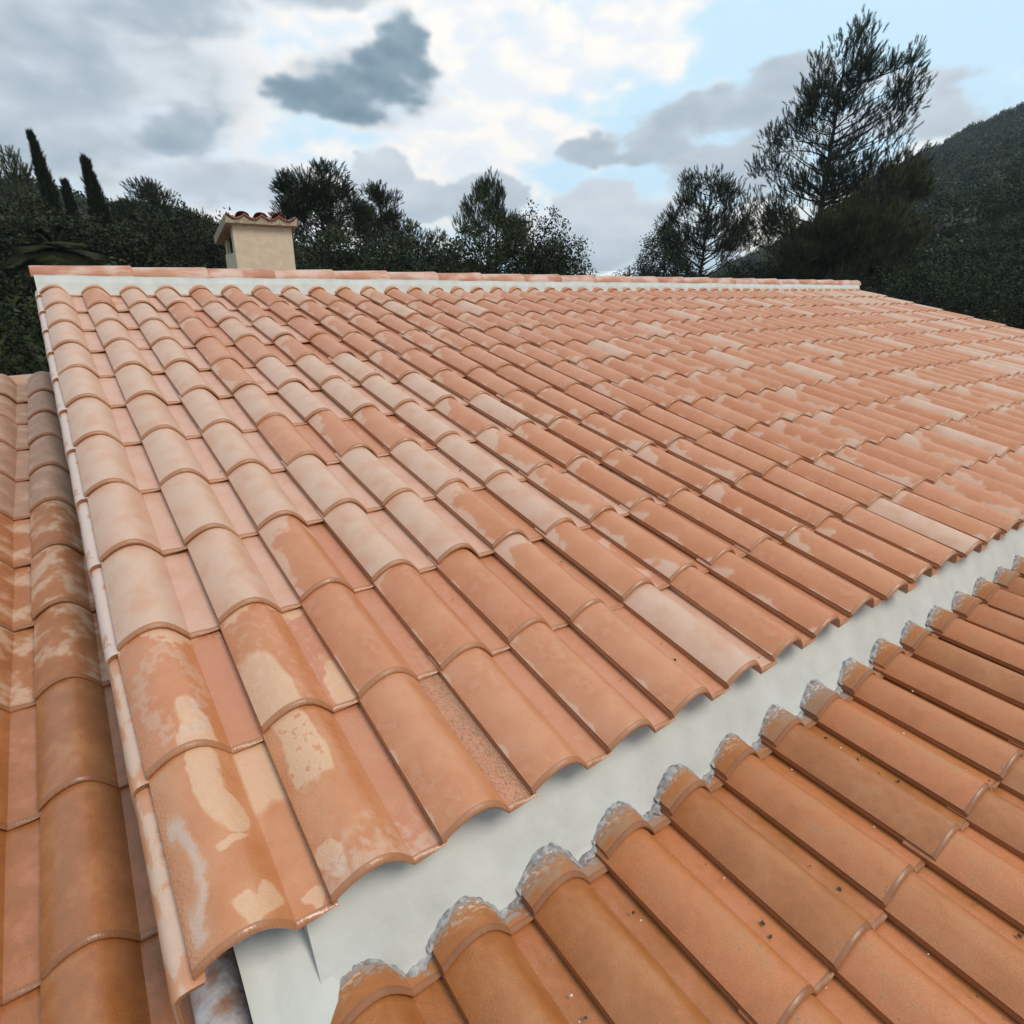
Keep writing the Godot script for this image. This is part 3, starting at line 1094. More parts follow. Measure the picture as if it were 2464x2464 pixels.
func bush_mesh(col: Color, seed_: int, close := false) -> ArrayMesh:
	var r2 := RandomNumberGenerator.new()
	r2.seed = seed_
	var g := Geo.new()
	for k in (4000 if close else 900):
		var d := Vector3(r2.randfn(), r2.randfn(), r2.randfn()).normalized()
		d.y = absf(d.y)
		var rad := 1.0 + 0.25 * sin(d.x * 5.0 + seed_) * cos(d.z * 4.0)
		var p := Vector3(d.x, d.y * 1.15, d.z) * rad * pow(r2.randf_range(0.3, 1.0), 0.5)
		tri_leaf(g, p, Vector3(r2.randfn(), r2.randfn(), r2.randfn()).normalized(), r2.randf_range(0.08, 0.17) * (0.5 if close else 1.0), col * r2.randf_range(0.75, 1.25), r2)
	return g.mesh()


func tri_leaf(g: Geo, p: Vector3, nn: Vector3, size: float, col: Color, r2: RandomNumberGenerator) -> void:
	var x := nn.cross(Vector3(r2.randfn(), r2.randfn(), r2.randfn())).normalized()
	var y := nn.cross(x)
	# clockwise seen from nn
	g.v.append_array(PackedVector3Array([p - x * size * 0.5 - y * size * 0.5, p + y * size * 0.62, p + x * size * 0.5 - y * size * 0.4]))
	g.n.append_array(PackedVector3Array([nn, nn, nn]))
	col.a = 1.0
	g.c.append_array(PackedColorArray([col, col, col]))


# ---------------------------------------------------------------- foliage building blocks (triangles, about one metre long)
class Spray:
	var v := PackedVector3Array()
	var n := PackedVector3Array()


func pine_tuft(seed_: int, needles := 26) -> Spray:        # a shoot along +y, needles swept forward
	var r2 := RandomNumberGenerator.new()
	r2.seed = seed_
	var s := Spray.new()
	for k in needles:
		var h := float(k) / needles
		var a := k * 2.4 + r2.randf() * 0.5
		var side := Vector3(cos(a), 0, sin(a))
		var open := r2.randf_range(0.25, 0.6) * (1.0 - 0.4 * h)
		var dir := (Vector3.UP * (1.0 - open) + side * open).normalized()
		var b := Vector3(0, h * 0.72, 0) + side * 0.01
		var l := r2.randf_range(0.30, 0.44)
		var x := dir.cross(Vector3(r2.randfn(), r2.randfn(), r2.randfn())).normalized() * r2.randf_range(0.016, 0.028)
		spray_tri(s, b - x, b + dir * l, b + x)
	return s


func leaf_clump(seed_: int, leaves := 30, size := 0.24) -> Spray:
	var r2 := RandomNumberGenerator.new()
	r2.seed = seed_
	var s := Spray.new()
	for k in leaves:
		var p := Vector3(r2.randfn(), r2.randfn(), r2.randfn()) * 0.36
		var x := Vector3(r2.randfn(), r2.randfn(), r2.randfn()).normalized()
		var y := x.cross(Vector3(r2.randfn(), r2.randfn(), r2.randfn())).normalized()
		var l := size * r2.randf_range(0.7, 1.3)
		spray_tri(s, p - x * l * 0.35, p + y * l, p + x * l * 0.35)
	return s


func spray_tri(s: Spray, a: Vector3, b: Vector3, c: Vector3) -> void:
	var nn := (c - a).cross(b - a).normalized()
	s.v.append_array(PackedVector3Array([a, b, c]))
	s.n.append_array(PackedVector3Array([nn, nn, nn]))


var tufts: Array = []
var clumps: Array = []
var bark: StandardMaterial3D
var leaves: StandardMaterial3D


func frame_along(dir: Vector3, size: float, spin: float) -> Basis:
	var y := dir.normalized()
	var x := y.cross(Vector3(0.31, 0.2, 0.93)).normalized()
	var z := x.cross(y)
	return Basis(x, y, z) * Basis(Vector3.UP, spin).scaled(Vector3.ONE * size)


func shade(base: Color) -> Color:
	var k := rng.randf_range(0.6, 1.6)
	k *= 0.85
	return Color(base.r * k * rng.randf_range(0.95, 1.2), base.g * k, base.b * k * 0.85)


# an open, feathery pine: leaning trunk, rising limbs, twigs with needle shoots
func pine(label: String, group: String, at: Vector2, top: float, o: Dictionary) -> Node3D:
	rng.seed = hash(label)
	var base := Vector3(at.x - o.get("lean_x", 0.0), land(at.x, at.y) - 0.1, at.y)
	var t := thing(o.get("called", "pine_tree"), label, "tree", base, group)
	var height := top - base.y
	var lean := Vector3(o.get("lean_x", 0.0), 0, 0)
	var start: float = o.get("start", 0.3)
	var spread: float = o.get("spread", 2.0)
	var tuft: float = o.get("tuft", 0.42)
	var col: Color = o.get("col", Color(0.036, 0.048, 0.022))
	var trunk := PackedVector3Array()
	for k in 10:
		var h := k / 9.0
		trunk.append(Vector3(sin(h * 5.0 + at.x) * 0.12 * h, height * h * 0.97, cos(h * 4.0 + at.y) * 0.12 * h) + lean * h * h)
	var gt := Geo.new()
	var r0: float = o.get("trunk", 0.16)
	gt.tube(trunk, r0, 0.015, 7)
	put("trunk", gt.mesh(), bark, t)
	var gb := Geo.new()
	var gl := Geo.new()
	var n: int = o.get("limbs", 30)
	for k in n:
		var hf := lerpf(start, 0.985, pow((k + rng.randf()) / n, 0.85))
		var seg := hf * 9.0
		var p: Vector3 = trunk[int(seg)].lerp(trunk[mini(int(seg) + 1, 9)], seg - int(seg))
		var u := (hf - start) / (1.0 - start)
		var rise: float = lerpf(o.get("rise", 0.35), 1.5, u * u) + rng.randf_range(-0.15, 0.25)
		var reach := 0.6
		for pass_ in 6:
			var ut := clampf(((p.y + rise * 1.1 * reach) / height - start) / (1.0 - start), 0.0, 1.0)
			var env: float = spread * (pow(sin(PI * (0.2 + 0.8 * ut)), 0.75) if o.get("round", false) else pow(sin(PI * (0.16 + 0.84 * pow(ut, 0.72))), 0.9))
			reach = lerpf(reach, env, 0.5)
		reach *= rng.randf_range(0.45, 1.12)
		if reach < 0.25:
			reach = 0.25
		var az := k * 2.39996 + rng.randf_range(-0.5, 0.5)
		var out := Vector3(cos(az), 0, sin(az))
		var limb := PackedVector3Array()
		for s in 6:
			var f := s / 5.0
			limb.append(p + out * reach * f + Vector3.UP * reach * (rise * 0.55 * f + rise * 0.55 * f * f) + Vector3(sin(f * 6.0 + k), cos(f * 5.0 + k * 2.0), sin(f * 4.0 + k * 3.0)) * 0.06 * reach * f)
		gb.tube(limb, r0 * 0.30 * (1.0 - u * 0.7) + 0.006, 0.006, 5)
		var subs := int(reach / o.get("gap", 0.24)) + 2
		for s in subs:
			var f := lerpf(o.get("bare", 0.3), 1.0, (s + rng.randf() * 0.7) / subs)
			f = minf(f, 1.0)
			var q: Vector3 = limb[int(f * 4.999)].lerp(limb[mini(int(f * 4.999) + 1, 5)], f * 4.999 - int(f * 4.999))
			var along := (limb[5] - limb[2]).normalized()
			var sd := along.cross(Vector3.UP).normalized() * (1.0 if s % 2 else -1.0)
			var dir := (along * 0.7 + sd * rng.randf_range(0.3, 1.0) + Vector3.UP * rng.randf_range(0.2, 0.9)).normalized()
			if s == subs - 1:
				dir = (along + Vector3.UP * 0.5).normalized()
			var l := (0.30 + reach * 0.24 * (1.1 - f * 0.6)) * rng.randf_range(0.7, 1.3)
			var tip := q + dir * l + Vector3.UP * l * 0.25
			gb.tube(PackedVector3Array([q, q + dir * l * 0.55, tip]), 0.010, 0.004, 3)
			var m := int(l / (tuft * 0.34)) + 1
			for e in m:
				var ff := (e + 1.0) / m
				var pos := q.lerp(tip, ff)
				var td: Vector3 = (dir * 0.6 + Vector3.UP * float(o.get("up", 0.7)) + Vector3(rng.randfn(), rng.randfn(), rng.randfn()) * 0.33).normalized()
				var sp: Spray = tufts[rng.randi() % tufts.size()]
				gl.tris(sp.v, sp.n, Transform3D(frame_along(td, tuft * rng.randf_range(0.75, 1.25), rng.randf() * TAU), pos), shade(col))
				if rng.randf() < o.get("double", 0.5):
					td = (td + Vector3(rng.randfn(), rng.randfn(), rng.randfn()) * 0.5).normalized()
					gl.tris(sp.v, sp.n, Transform3D(frame_along(td, tuft * rng.randf_range(0.6, 1.0), rng.randf() * TAU), pos - dir * l * 0.1), shade(col))
	put("branches", gb.mesh(), bark, t)
	put("crown", gl.mesh(), leaves, t)
	return t


# a pine whose needles gather in separate clumps at the ends of its limbs
# crowns: [centre relative to the trunk foot, radii, how many clumps]
func clump_pine(label: String, at: Vector2, top: float, crowns: Array, o: Dictionary) -> Node3D:
	rng.seed = hash(label) + int(o.get("seed", 0))
	var base := Vector3(at.x, land(at.x, at.y) - 0.1, at.y)
	var t := thing("pine_tree", label, "tree", base)
	var col: Color = o.get("col", Color(0.032, 0.042, 0.020))
	var tuft: float = o.get("tuft", 0.26)
	var size: Vector3 = o.get("size", Vector3(0.5, 0.34, 0.5))
	var per: int = o.get("per", 60)
	var up: float = o.get("up", 0.5)
	var h := top - base.y
	var lean: float = o.get("lean_x", 0.0)
	var trunk := PackedVector3Array()
	for k in 12:
		var f := k / 11.0
		trunk.append(Vector3(lean * f * f + sin(f * 5.0 + at.x) * 0.10 * f, h * f * 0.94, cos(f * 4.0 + at.y) * 0.12 * f))
	var r0: float = o.get("trunk", 0.16)
	var gt := Geo.new()
	gt.tube(trunk, r0, 0.02, 7)
	put("trunk", gt.mesh(), bark, t)
	var gb := Geo.new()
	var gl := Geo.new()
	for cr in crowns:
		var turn := Basis(Vector3.UP, -deg_to_rad(float(o.get("turn", 0.0))))
		var cc: Vector3 = turn * (cr[0] - Vector3(0, base.y, 0))
		for k in int(cr[2]):
			var d := Vector3(rng.randfn(), rng.randfn() * 0.9 + 0.1, rng.randfn()).normalized()
			var c: Vector3 = cc + turn * (d * (cr[1] as Vector3) * pow(rng.randf(), 0.35))
			var hf := clampf((c.y - rng.randf_range(0.15, 0.85) * Vector2(c.x, c.z).length()) / (h * 0.94), 0.12, 0.97)
			var seg := hf * 11.0
			var p: Vector3 = trunk[mini(int(seg), 10)].lerp(trunk[mini(int(seg), 10) + 1], seg - int(seg))
			var bend := p.lerp(c, 0.5) + Vector3(rng.randfn() * 0.16, rng.randf_range(-0.22, 0.12), rng.randfn() * 0.16) * p.distance_to(c)
			var limb := PackedVector3Array()
			for q in 6:
				var f := q / 5.0
				limb.append(p.lerp(bend, f).lerp(bend.lerp(c, f), f))
			gb.tube(limb, minf(r0 * 0.3, 0.010 + 0.011 * p.distance_to(c)), 0.005, 5)
			for e in int(per * p.distance_to(c) * 0.16):       # shoots along the outer half of the limb
				var f := rng.randf_range(0.4, 0.97) * 5.0
				var pos := limb[int(f)].lerp(limb[int(f) + 1], f - int(f)) + Vector3(rng.randfn(), absf(rng.randfn()), rng.randfn()) * 0.13
				var sp: Spray = tufts[rng.randi() % tufts.size()]
				gl.tris(sp.v, sp.n, Transform3D(frame_along((limb[5] - limb[2]).normalized() * 0.5 + Vector3.UP * up + Vector3(rng.randfn(), rng.randfn(), rng.randfn()) * 0.35, tuft * rng.randf_range(0.6, 1.1), rng.randf() * TAU), pos), shade(col))
			var sc := rng.randf_range(0.6, 1.25)
			var along := (c - bend).normalized()
			for e in int(per * sc):
				var dd := Vector3(rng.randfn(), rng.randfn(), rng.randfn()).normalized() * pow(rng.randf(), 0.45)
				var pos := c + dd * size * sc
				var td := (dd * 0.7 + Vector3.UP * up + along * 0.3 + Vector3(rng.randfn(), rng.randfn(), rng.randfn()) * 0.25).normalized()
				var sp: Spray = tufts[rng.randi() % tufts.size()]
				gl.tris(sp.v, sp.n, Transform3D(frame_along(td, tuft * rng.randf_range(0.7, 1.25), rng.randf() * TAU), pos), shade(col))
				if e % 6 == 0:
					gb.tube(PackedVector3Array([limb[4], c.lerp(pos, 0.5), pos]), 0.007, 0.003, 3)
	put("branches", gb.mesh(), bark, t)
	put("crown", gl.mesh(), leaves, t)
	return t


# a broad evergreen: several trunks and a crown of leaf clumps in uneven lobes (lobe: centre relative to base, radii)
func broadleaf(called: String, category: String, label: String, group: String, at: Vector2, lobes: Array, o: Dictionary = {}) -> Node3D:
	rng.seed = hash(label)
	var base := Vector3(at.x, land(at.x, at.y) - 0.1, at.y)
	var t := thing(called, label, category, base, group)
	var col: Color = o.get("col", Color(0.030, 0.040, 0.020))
	var size: float = o.get("size", 0.42)
	var gb := Geo.new()
	var gl := Geo.new()
	for l in lobes:
		var c: Vector3 = l[0]
		var r: Vector3 = l[1]
		c.y -= base.y
		gb.tube(PackedVector3Array([Vector3(c.x * 0.1, 0, c.z * 0.1), Vector3(c.x * 0.45, c.y * 0.5, c.z * 0.45), c + Vector3(0, r.y * 0.5, 0)]), 0.13, 0.03, 6)
		var count := int((r.x * r.y + r.y * r.z + r.x * r.z) * o.get("dense", 7.0) / (size * size) * 0.9)
		for k in count:
			var d := Vector3(rng.randfn(), rng.randfn(), rng.randfn()).normalized()
			var lump := 1.0 + 0.16 * sin(d.x * 6.0 + c.x * 3.0) * sin(d.y * 5.0 + c.z) + 0.10 * sin(d.z * 11.0 + c.y)
			var p := c + Vector3(d.x * r.x, d.y * r.y, d.z * r.z) * lump * (pow(rng.randf(), 0.28) if rng.randf() < 0.8 else rng.randf() * 1.08)
			if p.y < -0.2:
				continue
			var sp: Spray = clumps[rng.randi() % clumps.size()]
			gl.tris(sp.v, sp.n, Transform3D(frame_along(d + Vector3.UP * 0.3, size * rng.randf_range(0.6, 1.2), rng.randf() * TAU), p), shade(col))
			if k % 25 == 0:
				gb.tube(PackedVector3Array([c, c.lerp(p, 0.6) + Vector3(0, 0.1, 0), p]), 0.03, 0.008, 4)
	put("trunk", gb.mesh(), bark, t)
	put("crown", gl.mesh(), leaves, t)
	return t


func cypress(label: String, at: Vector2, top: float, radius: float, lean: float) -> void:
	rng.seed = hash(label)
	var base := Vector3(at.x, land(at.x, at.y) - 0.1, at.y)
	var t := thing("cypress_tree", label, "tree", base, "slim cypresses on the left")
	var h := top - base.y
	var gt := Geo.new()
	gt.tube(PackedVector3Array([Vector3.ZERO, Vector3(lean * 0.3, h * 0.5, 0), Vector3(lean, h * 0.97, 0)]), 0.14, 0.012, 6)
	put("trunk", gt.mesh(), bark, t)
	var gl := Geo.new()
	var n := int(h * 330)
	for k in n:
		var u := pow(rng.randf(), 0.9)
		var r := radius * pow(1.0 - u, 0.62) * (0.85 + 0.3 * sin(u * 23.0 + k % 5)) * minf(1.0, 0.35 + u * 5.0)
		var a := rng.randf() * TAU
		var out := Vector3(cos(a), 0, sin(a))
		var p := Vector3(lean * u * u, h * (0.04 + u * 0.94), 0) + out * r * pow(rng.randf(), 0.4) * rng.randf_range(0.8, 1.12)
		var sp: Spray = tufts[rng.randi() % tufts.size()]
		gl.tris(sp.v, sp.n, Transform3D(frame_along(Vector3.UP + out * rng.randf_range(0.1, 0.5), rng.randf_range(0.26, 0.42), rng.randf() * TAU), p), shade(Color(0.022, 0.030, 0.016)))
	put("crown", gl.mesh(), leaves, t)


func palm(label: String, at: Vector2, heart: float) -> void:
	rng.seed = hash(label)
	var base := Vector3(at.x, land(at.x, at.y) - 0.1, at.y)
	var t := thing("palm_tree", label, "palm", base)
	var h := heart - base.y
	var gt := Geo.new()
	gt.tube(PackedVector3Array([Vector3.ZERO, Vector3(0.05, h * 0.5, 0), Vector3(0, h, 0)]), 0.2, 0.16, 9)
	put("trunk", gt.mesh(), bark, t)
	for k in 28:
		var g := Geo.new()
		var az := k * 2.39996
		var rise := lerpf(1.25, -0.2, k / 27.0) + rng.randf_range(-0.1, 0.1)
		var out := Vector3(cos(az), 0, sin(az))
		var l := rng.randf_range(0.75, 1.0)
		var pts := PackedVector3Array()
		for s in 9:
			var f := s / 8.0
			pts.append(Vector3(0, h, 0) + out * l * (cos(rise) * f) + Vector3.UP * l * (sin(rise) * f - 0.55 * f * f))
		g.tube(pts, 0.018, 0.004, 4)
		g.c.resize(g.v.size())
		g.c.fill(Color(0.06, 0.06, 0.03))
		var gl := Geo.new()
		var side := out.cross(Vector3.UP).normalized()
		for s in 46:
			var f := 0.15 + 0.85 * s / 46.0
			var p: Vector3 = pts[int(f * 7.99)].lerp(pts[int(f * 7.99) + 1], f * 7.99 - int(f * 7.99))
			var fw := (pts[8] - pts[4]).normalized()
			var sd := side * (1.0 if s % 2 else -1.0)
			var dir := (sd + fw * 0.7 + Vector3.UP * 0.25).normalized()
			var ll := 0.42 * sin(PI * clampf(f * 0.85 + 0.1, 0, 1)) + 0.08
			var x := fw * 0.016
			var nn := (x * 2.0).cross(dir).normalized()
			gl.v.append_array(PackedVector3Array([p - x, p + dir * ll + Vector3.DOWN * ll * 0.15, p + x]))
			gl.n.append_array(PackedVector3Array([nn, nn, nn]))
			var c := shade(Color(0.034, 0.044, 0.020))
			gl.c.append_array(PackedColorArray([c, c, c]))
		var rib := put("frond", gl.mesh(), leaves, t)
		put("frond_rib", g.mesh(), bark, rib)


func make_trees() -> void:
	bark = grown(0.03, [[0.0, 0.5, 1.0], [Color(0.14, 0.115, 0.095), Color(0.21, 0.175, 0.145), Color(0.28, 0.24, 0.20)]], 3.0, 6.0, 0.95, 61)
	leaves = leaf_mat()
	for s in 6:
		tufts.append(pine_tuft(300 + s))
	for s in 6:
		clumps.append(leaf_clump(400 + s))
	# left: three cypresses, a palm, a sparse pine and a round pine on the hill
	cypress("tallest slim dark cypress left of the round pine", Vector2(1.05, -29.2), 9.55, 0.46, -0.35)
	cypress("short slim cypress between the two taller cypresses", Vector2(1.55, -30.2), 8.2, 0.42, -0.1)
	cypress("broader cypress nearest to the round pine, tip bent", Vector2(2.35, -27.1), 8.6, 0.62, -0.35)
	palm("small dark green palm in front of the cypresses", Vector2(0.35, -15.2), 5.05)
	pine("sparse pale pine at the far left beside the tallest cypress", "", Vector2(0.05, -37.2), 10.0, {"limbs": 24, "spread": 1.1, "start": 0.5, "tuft": 0.40, "trunk": 0.1, "up": 0.8, "round": true, "gap": 0.3, "col": Color(0.06, 0.075, 0.04)})
	clump_pine("broad dark round-headed pine left of the chimney", Vector2(6.0, -40.8), 10.0, [[Vector3(-0.4, 8.3, 0), Vector3(2.1, 1.4, 1.6), 34], [Vector3(1.3, 7.6, 0.3), Vector3(1.7, 1.2, 1.4), 24]], {"tuft": 0.34, "size": Vector3(0.65, 0.45, 0.65), "per": 80, "trunk": 0.2, "col": Color(0.032, 0.042, 0.020)})
	# behind the chimney
	clump_pine("leaning pine with thick rounded clumps, just right of the chimney", Vector2(9.7, -23.8), 8.5, [[Vector3(-1.1, 7.6, 0), Vector3(1.35, 1.0, 1.1), 30], [Vector3(-0.1, 6.8, 0.3), Vector3(1.0, 1.1, 1.0), 22], [Vector3(-1.7, 6.5, 0), Vector3(0.8, 0.8, 0.8), 9]], {"tuft": 0.22, "size": Vector3(0.42, 0.30, 0.42), "per": 85, "trunk": 0.15, "lean_x": -1.3, "col": Color(0.030, 0.041, 0.021)})
	clump_pine("bushy pine right of the leaning pine, its crown ending in a blunt point", Vector2(12.6, -26.5), 8.6, [[Vector3(-0.1, 7.6, 0), Vector3(0.9, 1.0, 0.8), 18], [Vector3(0.1, 6.6, 0), Vector3(1.35, 1.1, 1.1), 26]], {"tuft": 0.24, "size": Vector3(0.40, 0.36, 0.40), "per": 70, "trunk": 0.13, "up": 0.7})
	clump_pine("thin young pine in the gap between the bushy pine and the broad oak", Vector2(15.8, -29.8), 7.7, [[Vector3(-0.5, 6.7, 0), Vector3(0.9, 0.8, 0.6), 9], [Vector3(0.9, 6.3, 0), Vector3(0.9, 0.9, 0.6), 9]], {"tuft": 0.26, "size": Vector3(0.36, 0.40, 0.36), "per": 45, "trunk": 0.08, "up": 0.8})
	clump_pine("feathery pale-tipped pine rising out of the evergreen oaks", Vector2(16.8, -24.1), 9.1, [[Vector3(-0.2, 8.1, 0), Vector3(0.7, 0.9, 0.6), 10], [Vector3(-0.7, 7.2, 0), Vector3(1.2, 0.9, 0.9), 14], [Vector3(1.1, 7.1, 0), Vector3(1.2, 0.9, 0.9), 13]], {"tuft": 0.32, "size": Vector3(0.30, 0.48, 0.30), "per": 42, "trunk": 0.13, "up": 1.3, "col": Color(0.046, 0.056, 0.026)})
	# right: the tall feathery pines
	clump_pine("mid-sized open pine standing alone left of the tallest pine", Vector2(28.2, -21.9), 10.1, [[Vector3(-0.9, 9.0, 0), Vector3(0.6, 1.1, 0.6), 13], [Vector3(0.6, 8.6, 0), Vector3(0.9, 1.2, 0.8), 18], [Vector3(-1.7, 6.9, 0), Vector3(1.1, 1.1, 0.9), 18], [Vector3(1.7, 6.7, 0), Vector3(1.1, 1.1, 0.9), 18], [Vector3(-0.8, 6.2, 0), Vector3(0.9, 1.1, 0.9), 14], [Vector3(0.4, 7.0, 0), Vector3(1.0, 1.3, 0.8), 14]], {"turn": 52.0, "tuft": 0.32, "size": Vector3(0.42, 0.56, 0.42), "per": 38, "trunk": 0.14, "up": 0.9})
	clump_pine("tallest feathery pine with open crown and bare lower limbs on the right", Vector2(27.7, -15.5), 14.4, [[Vector3(0.7, 13.3, 0), Vector3(0.7, 1.3, 0.7), 12], [Vector3(-0.2, 11.5, 0), Vector3(1.6, 1.9, 1.2), 38], [Vector3(2.3, 11.6, 0.3), Vector3(0.7, 1.7, 0.7), 15], [Vector3(-2.2, 9.9, 0), Vector3(0.8, 1.2, 0.8), 11], [Vector3(-2.1, 7.0, 0), Vector3(1.3, 1.4, 1.0), 20], [Vector3(0.1, 8.8, 0), Vector3(1.8, 1.5, 1.3), 34], [Vector3(2.0, 8.4, 0), Vector3(1.2, 1.3, 1.0), 18]], {"turn": 59.0, "tuft": 0.34, "size": Vector3(0.48, 0.70, 0.48), "per": 36, "trunk": 0.2, "up": 0.9, "col": Color(0.034, 0.042, 0.022)})
	clump_pine("lower dark pine with feathery tips in front of the mountain", Vector2(27.2, -13.0), 9.2, [[Vector3(1.0, 7.9, 0), Vector3(0.8, 0.9, 0.7), 9], [Vector3(-0.4, 7.2, 0), Vector3(0.9, 0.9, 0.7), 9], [Vector3(0.2, 6.3, 0.2), Vector3(1.7, 1.2, 1.2), 28], [Vector3(-0.2, 5.0, 0.2), Vector3(2.2, 1.2, 1.4), 40]], {"turn": 64.0, "tuft": 0.36, "size": Vector3(0.46, 0.56, 0.46), "per": 56, "trunk": 0.2, "up": 0.9, "col": Color(0.070, 0.072, 0.034)})
	clump_pine("squat dark pine filling the foot of the tallest pine", Vector2(25.6, -13.9), 7.4, [[Vector3(0, 5.8, 0), Vector3(1.7, 1.2, 1.7), 34], [Vector3(0.2, 4.6, 0.2), Vector3(2.2, 1.1, 2.2), 36]], {"tuft": 0.34, "size": Vector3(0.44, 0.46, 0.44), "per": 70, "trunk": 0.16, "up": 0.9, "col": Color(0.050, 0.054, 0.026)})
	# evergreen oaks and bushes along the back of the house
	broadleaf("evergreen_oak", "tree", "broad dark evergreen oak under the feathery pine", "", Vector2(14.6, -20.4), [[Vector3(-0.6, 5.0, 0), Vector3(2.0, 1.9, 1.6)], [Vector3(1.2, 5.5, 0.4), Vector3(1.8, 1.8, 1.5)], [Vector3(2.6, 4.6, 0.2), Vector3(1.5, 1.6, 1.3)]])
	broadleaf("evergreen_oak", "tree", "rounded evergreen oak at the right end of the dark tree belt", "", Vector2(16.8, -20.3), [[Vector3(0, 4.8, 0), Vector3(1.3, 1.35, 1.2)], [Vector3(1.3, 4.2, 0.2), Vector3(0.95, 0.95, 0.9)]])
	broadleaf("evergreen_oak", "tree", "low evergreen oak behind the right side of the chimney", "", Vector2(7.6, -19.8), [[Vector3(0, 4.8, 0), Vector3(1.6, 1.6, 1.4)], [Vector3(1.6, 4.6, 0), Vector3(1.4, 1.5, 1.2)]])
	broadleaf("evergreen_oak", "tree", "grey-green evergreen oak below the bushy pine", "", Vector2(10.6, -20.2), [[Vector3(0, 4.7, 0), Vector3(1.6, 1.5, 1.3)], [Vector3(1.6, 4.5, 0.3), Vector3(1.4, 1.3, 1.2)]], {"col": Color(0.036, 0.045, 0.024)})
	broadleaf("evergreen_oak", "tree", "wide dark evergreen oak left of the chimney below the round pine", "", Vector2(4.6, -27.0), [[Vector3(0, 5.4, 0), Vector3(2.1, 1.9, 1.6)], [Vector3(-1.8, 5.2, 0.4), Vector3(1.7, 1.8, 1.5)], [Vector3(2.2, 5.0, 0), Vector3(1.7, 1.7, 1.4)]], {"size": 0.5, "dense": 10.0})
	broadleaf("evergreen_oak", "tree", "dark evergreen oak behind the palm and the cypresses", "", Vector2(0.6, -26.0), [[Vector3(0, 5.2, 0), Vector3(1.7, 1.7, 1.4)], [Vector3(1.7, 5.0, 0.4), Vector3(1.4, 1.5, 1.2)], [Vector3(-1.6, 5.4, 0), Vector3(1.5, 1.6, 1.4)]], {"size": 0.5, "dense": 10.0})
	broadleaf("shrub", "shrub", "dark shrub below the end of the white ridge, left of the roof", "", Vector2(-0.2, -9.6), [[Vector3(0, 3.0, 0), Vector3(1.1, 1.3, 1.0)], [Vector3(-1.0, 2.4, 0), Vector3(0.9, 1.2, 0.9)], [Vector3(0.9, 3.2, -0.3), Vector3(0.9, 1.2, 0.9)]], {"size": 0.30, "col": Color(0.030, 0.040, 0.018)})
	broadleaf("shrub", "shrub", "shrub with greener leaves at the foot of the palm", "", Vector2(1.3, -13.5), [[Vector3(0, 3.4, 0), Vector3(1.2, 1.3, 1.0)], [Vector3(1.2, 3.5, 0), Vector3(1.0, 1.1, 0.9)]], {"size": 0.34, "col": Color(0.038, 0.052, 0.020)})
	broadleaf("shrub", "shrub", "low dark bush at the right of the sky gap above the ridge", "", Vector2(39.6, -40.2), [[Vector3(0.6, 4.2, 0), Vector3(1.6, 1.5, 1.3)], [Vector3(3.0, 5.3, 0.5), Vector3(0.9, 2.2, 0.8)], [Vector3(4.6, 4.6, 0.8), Vector3(1.6, 1.6, 1.4)]], {"size": 0.5, "dense": 9.0})
	broadleaf("shrub", "shrub", "dense dark bush inside the foot of the mid-sized open pine", "", Vector2(26.2, -22.6), [[Vector3(0, 5.6, 0), Vector3(1.3, 1.7, 1.2)], [Vector3(-1.6, 4.6, 0), Vector3(1.4, 0.9, 1.2)], [Vector3(1.8, 4.5, 0), Vector3(1.5, 1.0, 1.2)]], {"size": 0.4})
	broadleaf("shrub", "shrub", "dark thicket between the open pine and the tallest pine", "", Vector2(27.6, -18.6), [[Vector3(0, 4.4, 0), Vector3(1.9, 1.2, 1.4)], [Vector3(1.5, 4.9, 1.2), Vector3(1.5, 1.4, 1.3)]], {"size": 0.4})
	broadleaf("shrub", "shrub", "dark bush beyond the far end of the ridge below the mountain", "", Vector2(25.0, -9.8), [[Vector3(0, 3.4, 0), Vector3(2.0, 1.9, 1.6)], [Vector3(1.8, 3.2, 1.6), Vector3(1.8, 1.7, 1.5)]], {"size": 0.4})
	broadleaf("shrub", "shrub", "olive bush beyond the right verge of the main roof", "", Vector2(27.0, -6.6), [[Vector3(0, 2.9, 0), Vector3(1.9, 1.6, 1.6)], [Vector3(1.0, 2.7, 1.7), Vector3(1.6, 1.4, 1.5)]], {"size": 0.4, "col": Color(0.05, 0.058, 0.022)})


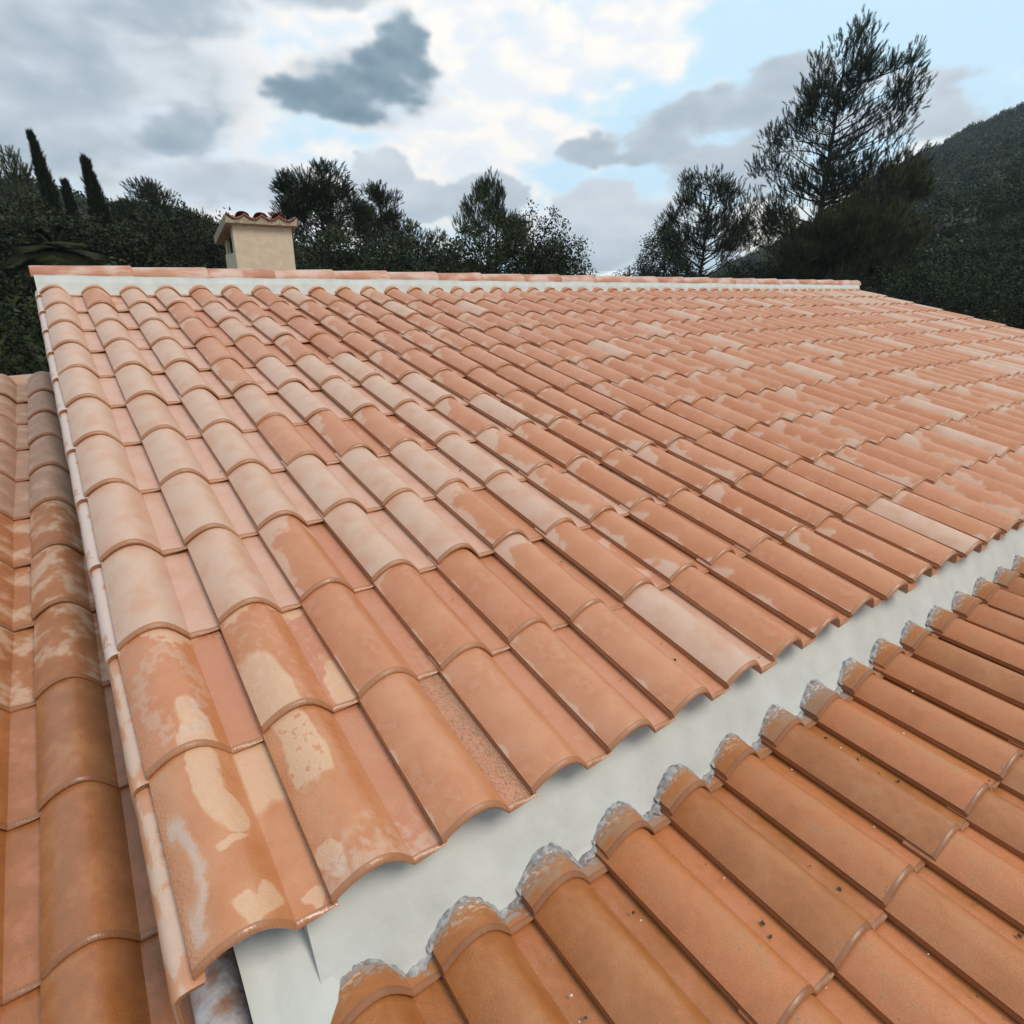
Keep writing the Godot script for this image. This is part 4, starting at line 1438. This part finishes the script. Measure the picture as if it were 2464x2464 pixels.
# ---------------------------------------------------------------- grit and flakes lying on the tiles
func make_litter() -> void:
	rng.seed = 99
	var stone := StandardMaterial3D.new()
	stone.vertex_color_use_as_albedo = true
	stone.roughness = 0.9
	var o := Vector3(0, EAVE, 0)
	var mb := roof_basis(MAIN_PITCH)
	var lb := roof_basis(LOW_PITCH)
	var g := Geo.new()
	for k in 2600:
		var s := pow(rng.randf(), 0.8) * 0.40
		var x := TILE_W * 2.0 + 0.205 - pow(rng.randf(), 1.6) * 0.055
		grain_bit(g, o + mb * Vector3(x, 0.0172 - s * 0.036, -s), rng.randf_range(0.0006, 0.0015) * (1.8 if k % 40 == 0 else 1.0), Color(0.46, 0.34, 0.225) * (rng.randf_range(0.8, 1.25) if rng.randf() < 0.97 else 0.3))
	var a := put("grit", g.mesh(), stone)
	tag(a, "sandy grit lying in the pan of an eave tile near the corner", "grit", "", "stuff")
	g = Geo.new()
	var low_o := o + Vector3(0.1587, -0.2234, 0.0696)
	for k in 70:
		var c := rng.randi_range(1, 9)
		var pale := rng.randf() < 0.6
		var p := low_o + lb * Vector3(c * TILE_W + rng.randf_range(0.165, 0.195), 0.014, rng.randf_range(0.04, 0.9))
		grain_bit(g, p, rng.randf_range(0.0015, 0.004) if pale else rng.randf_range(0.002, 0.006), Color(0.7, 0.7, 0.68) if pale else Color(0.07, 0.055, 0.04))
	a = put("paint_flakes", g.mesh(), stone)
	tag(a, "white paint flakes and dark crumbs in the pans of the lower roof", "debris", "", "stuff")
	g = Geo.new()
	for k in 40:
		var i := rng.randi_range(1, 14)
		var j := rng.randi_range(0, 8)
		grain_bit(g, o + mb * Vector3(i * TILE_W + rng.randf_range(0.165, 0.2), 0.012, -j * GAUGE - rng.randf_range(0.02, 0.3)), rng.randf_range(0.002, 0.0055), Color(0.10, 0.075, 0.05) * rng.randf_range(0.5, 2.0))
	a = put("crumbs", g.mesh(), stone)
	tag(a, "small dark crumbs of bark and clay in the pans of the main roof", "debris", "", "stuff")


func grain_bit(g: Geo, p: Vector3, r: float, col: Color) -> void:
	col.a = 1.0
	var b := Basis.from_euler(Vector3(rng.randf() * TAU, rng.randf() * TAU, rng.randf() * TAU)).scaled(Vector3(1.0, rng.randf_range(0.5, 0.9), rng.randf_range(0.6, 1.4)))
	var c := [b * Vector3(r, 0, 0), b * Vector3(-r, 0, 0), b * Vector3(0, r, 0), b * Vector3(0, -r, 0), b * Vector3(0, 0, r), b * Vector3(0, 0, -r)]
	for f in [[0, 2, 4], [2, 1, 4], [1, 3, 4], [3, 0, 4], [2, 0, 5], [1, 2, 5], [3, 1, 5], [0, 3, 5]]:
		var x: Vector3 = c[f[0]]
		var y: Vector3 = c[f[1]]
		var z: Vector3 = c[f[2]]
		var nn := (z - x).cross(y - x).normalized()
		if nn.dot(x + y + z) < 0.0:
			nn = -nn
			g.v.append_array(PackedVector3Array([p + x, p + z, p + y]))
		else:
			g.v.append_array(PackedVector3Array([p + x, p + y, p + z]))
		g.n.append_array(PackedVector3Array([nn, nn, nn]))
		g.c.append_array(PackedColorArray([col, col, col]))
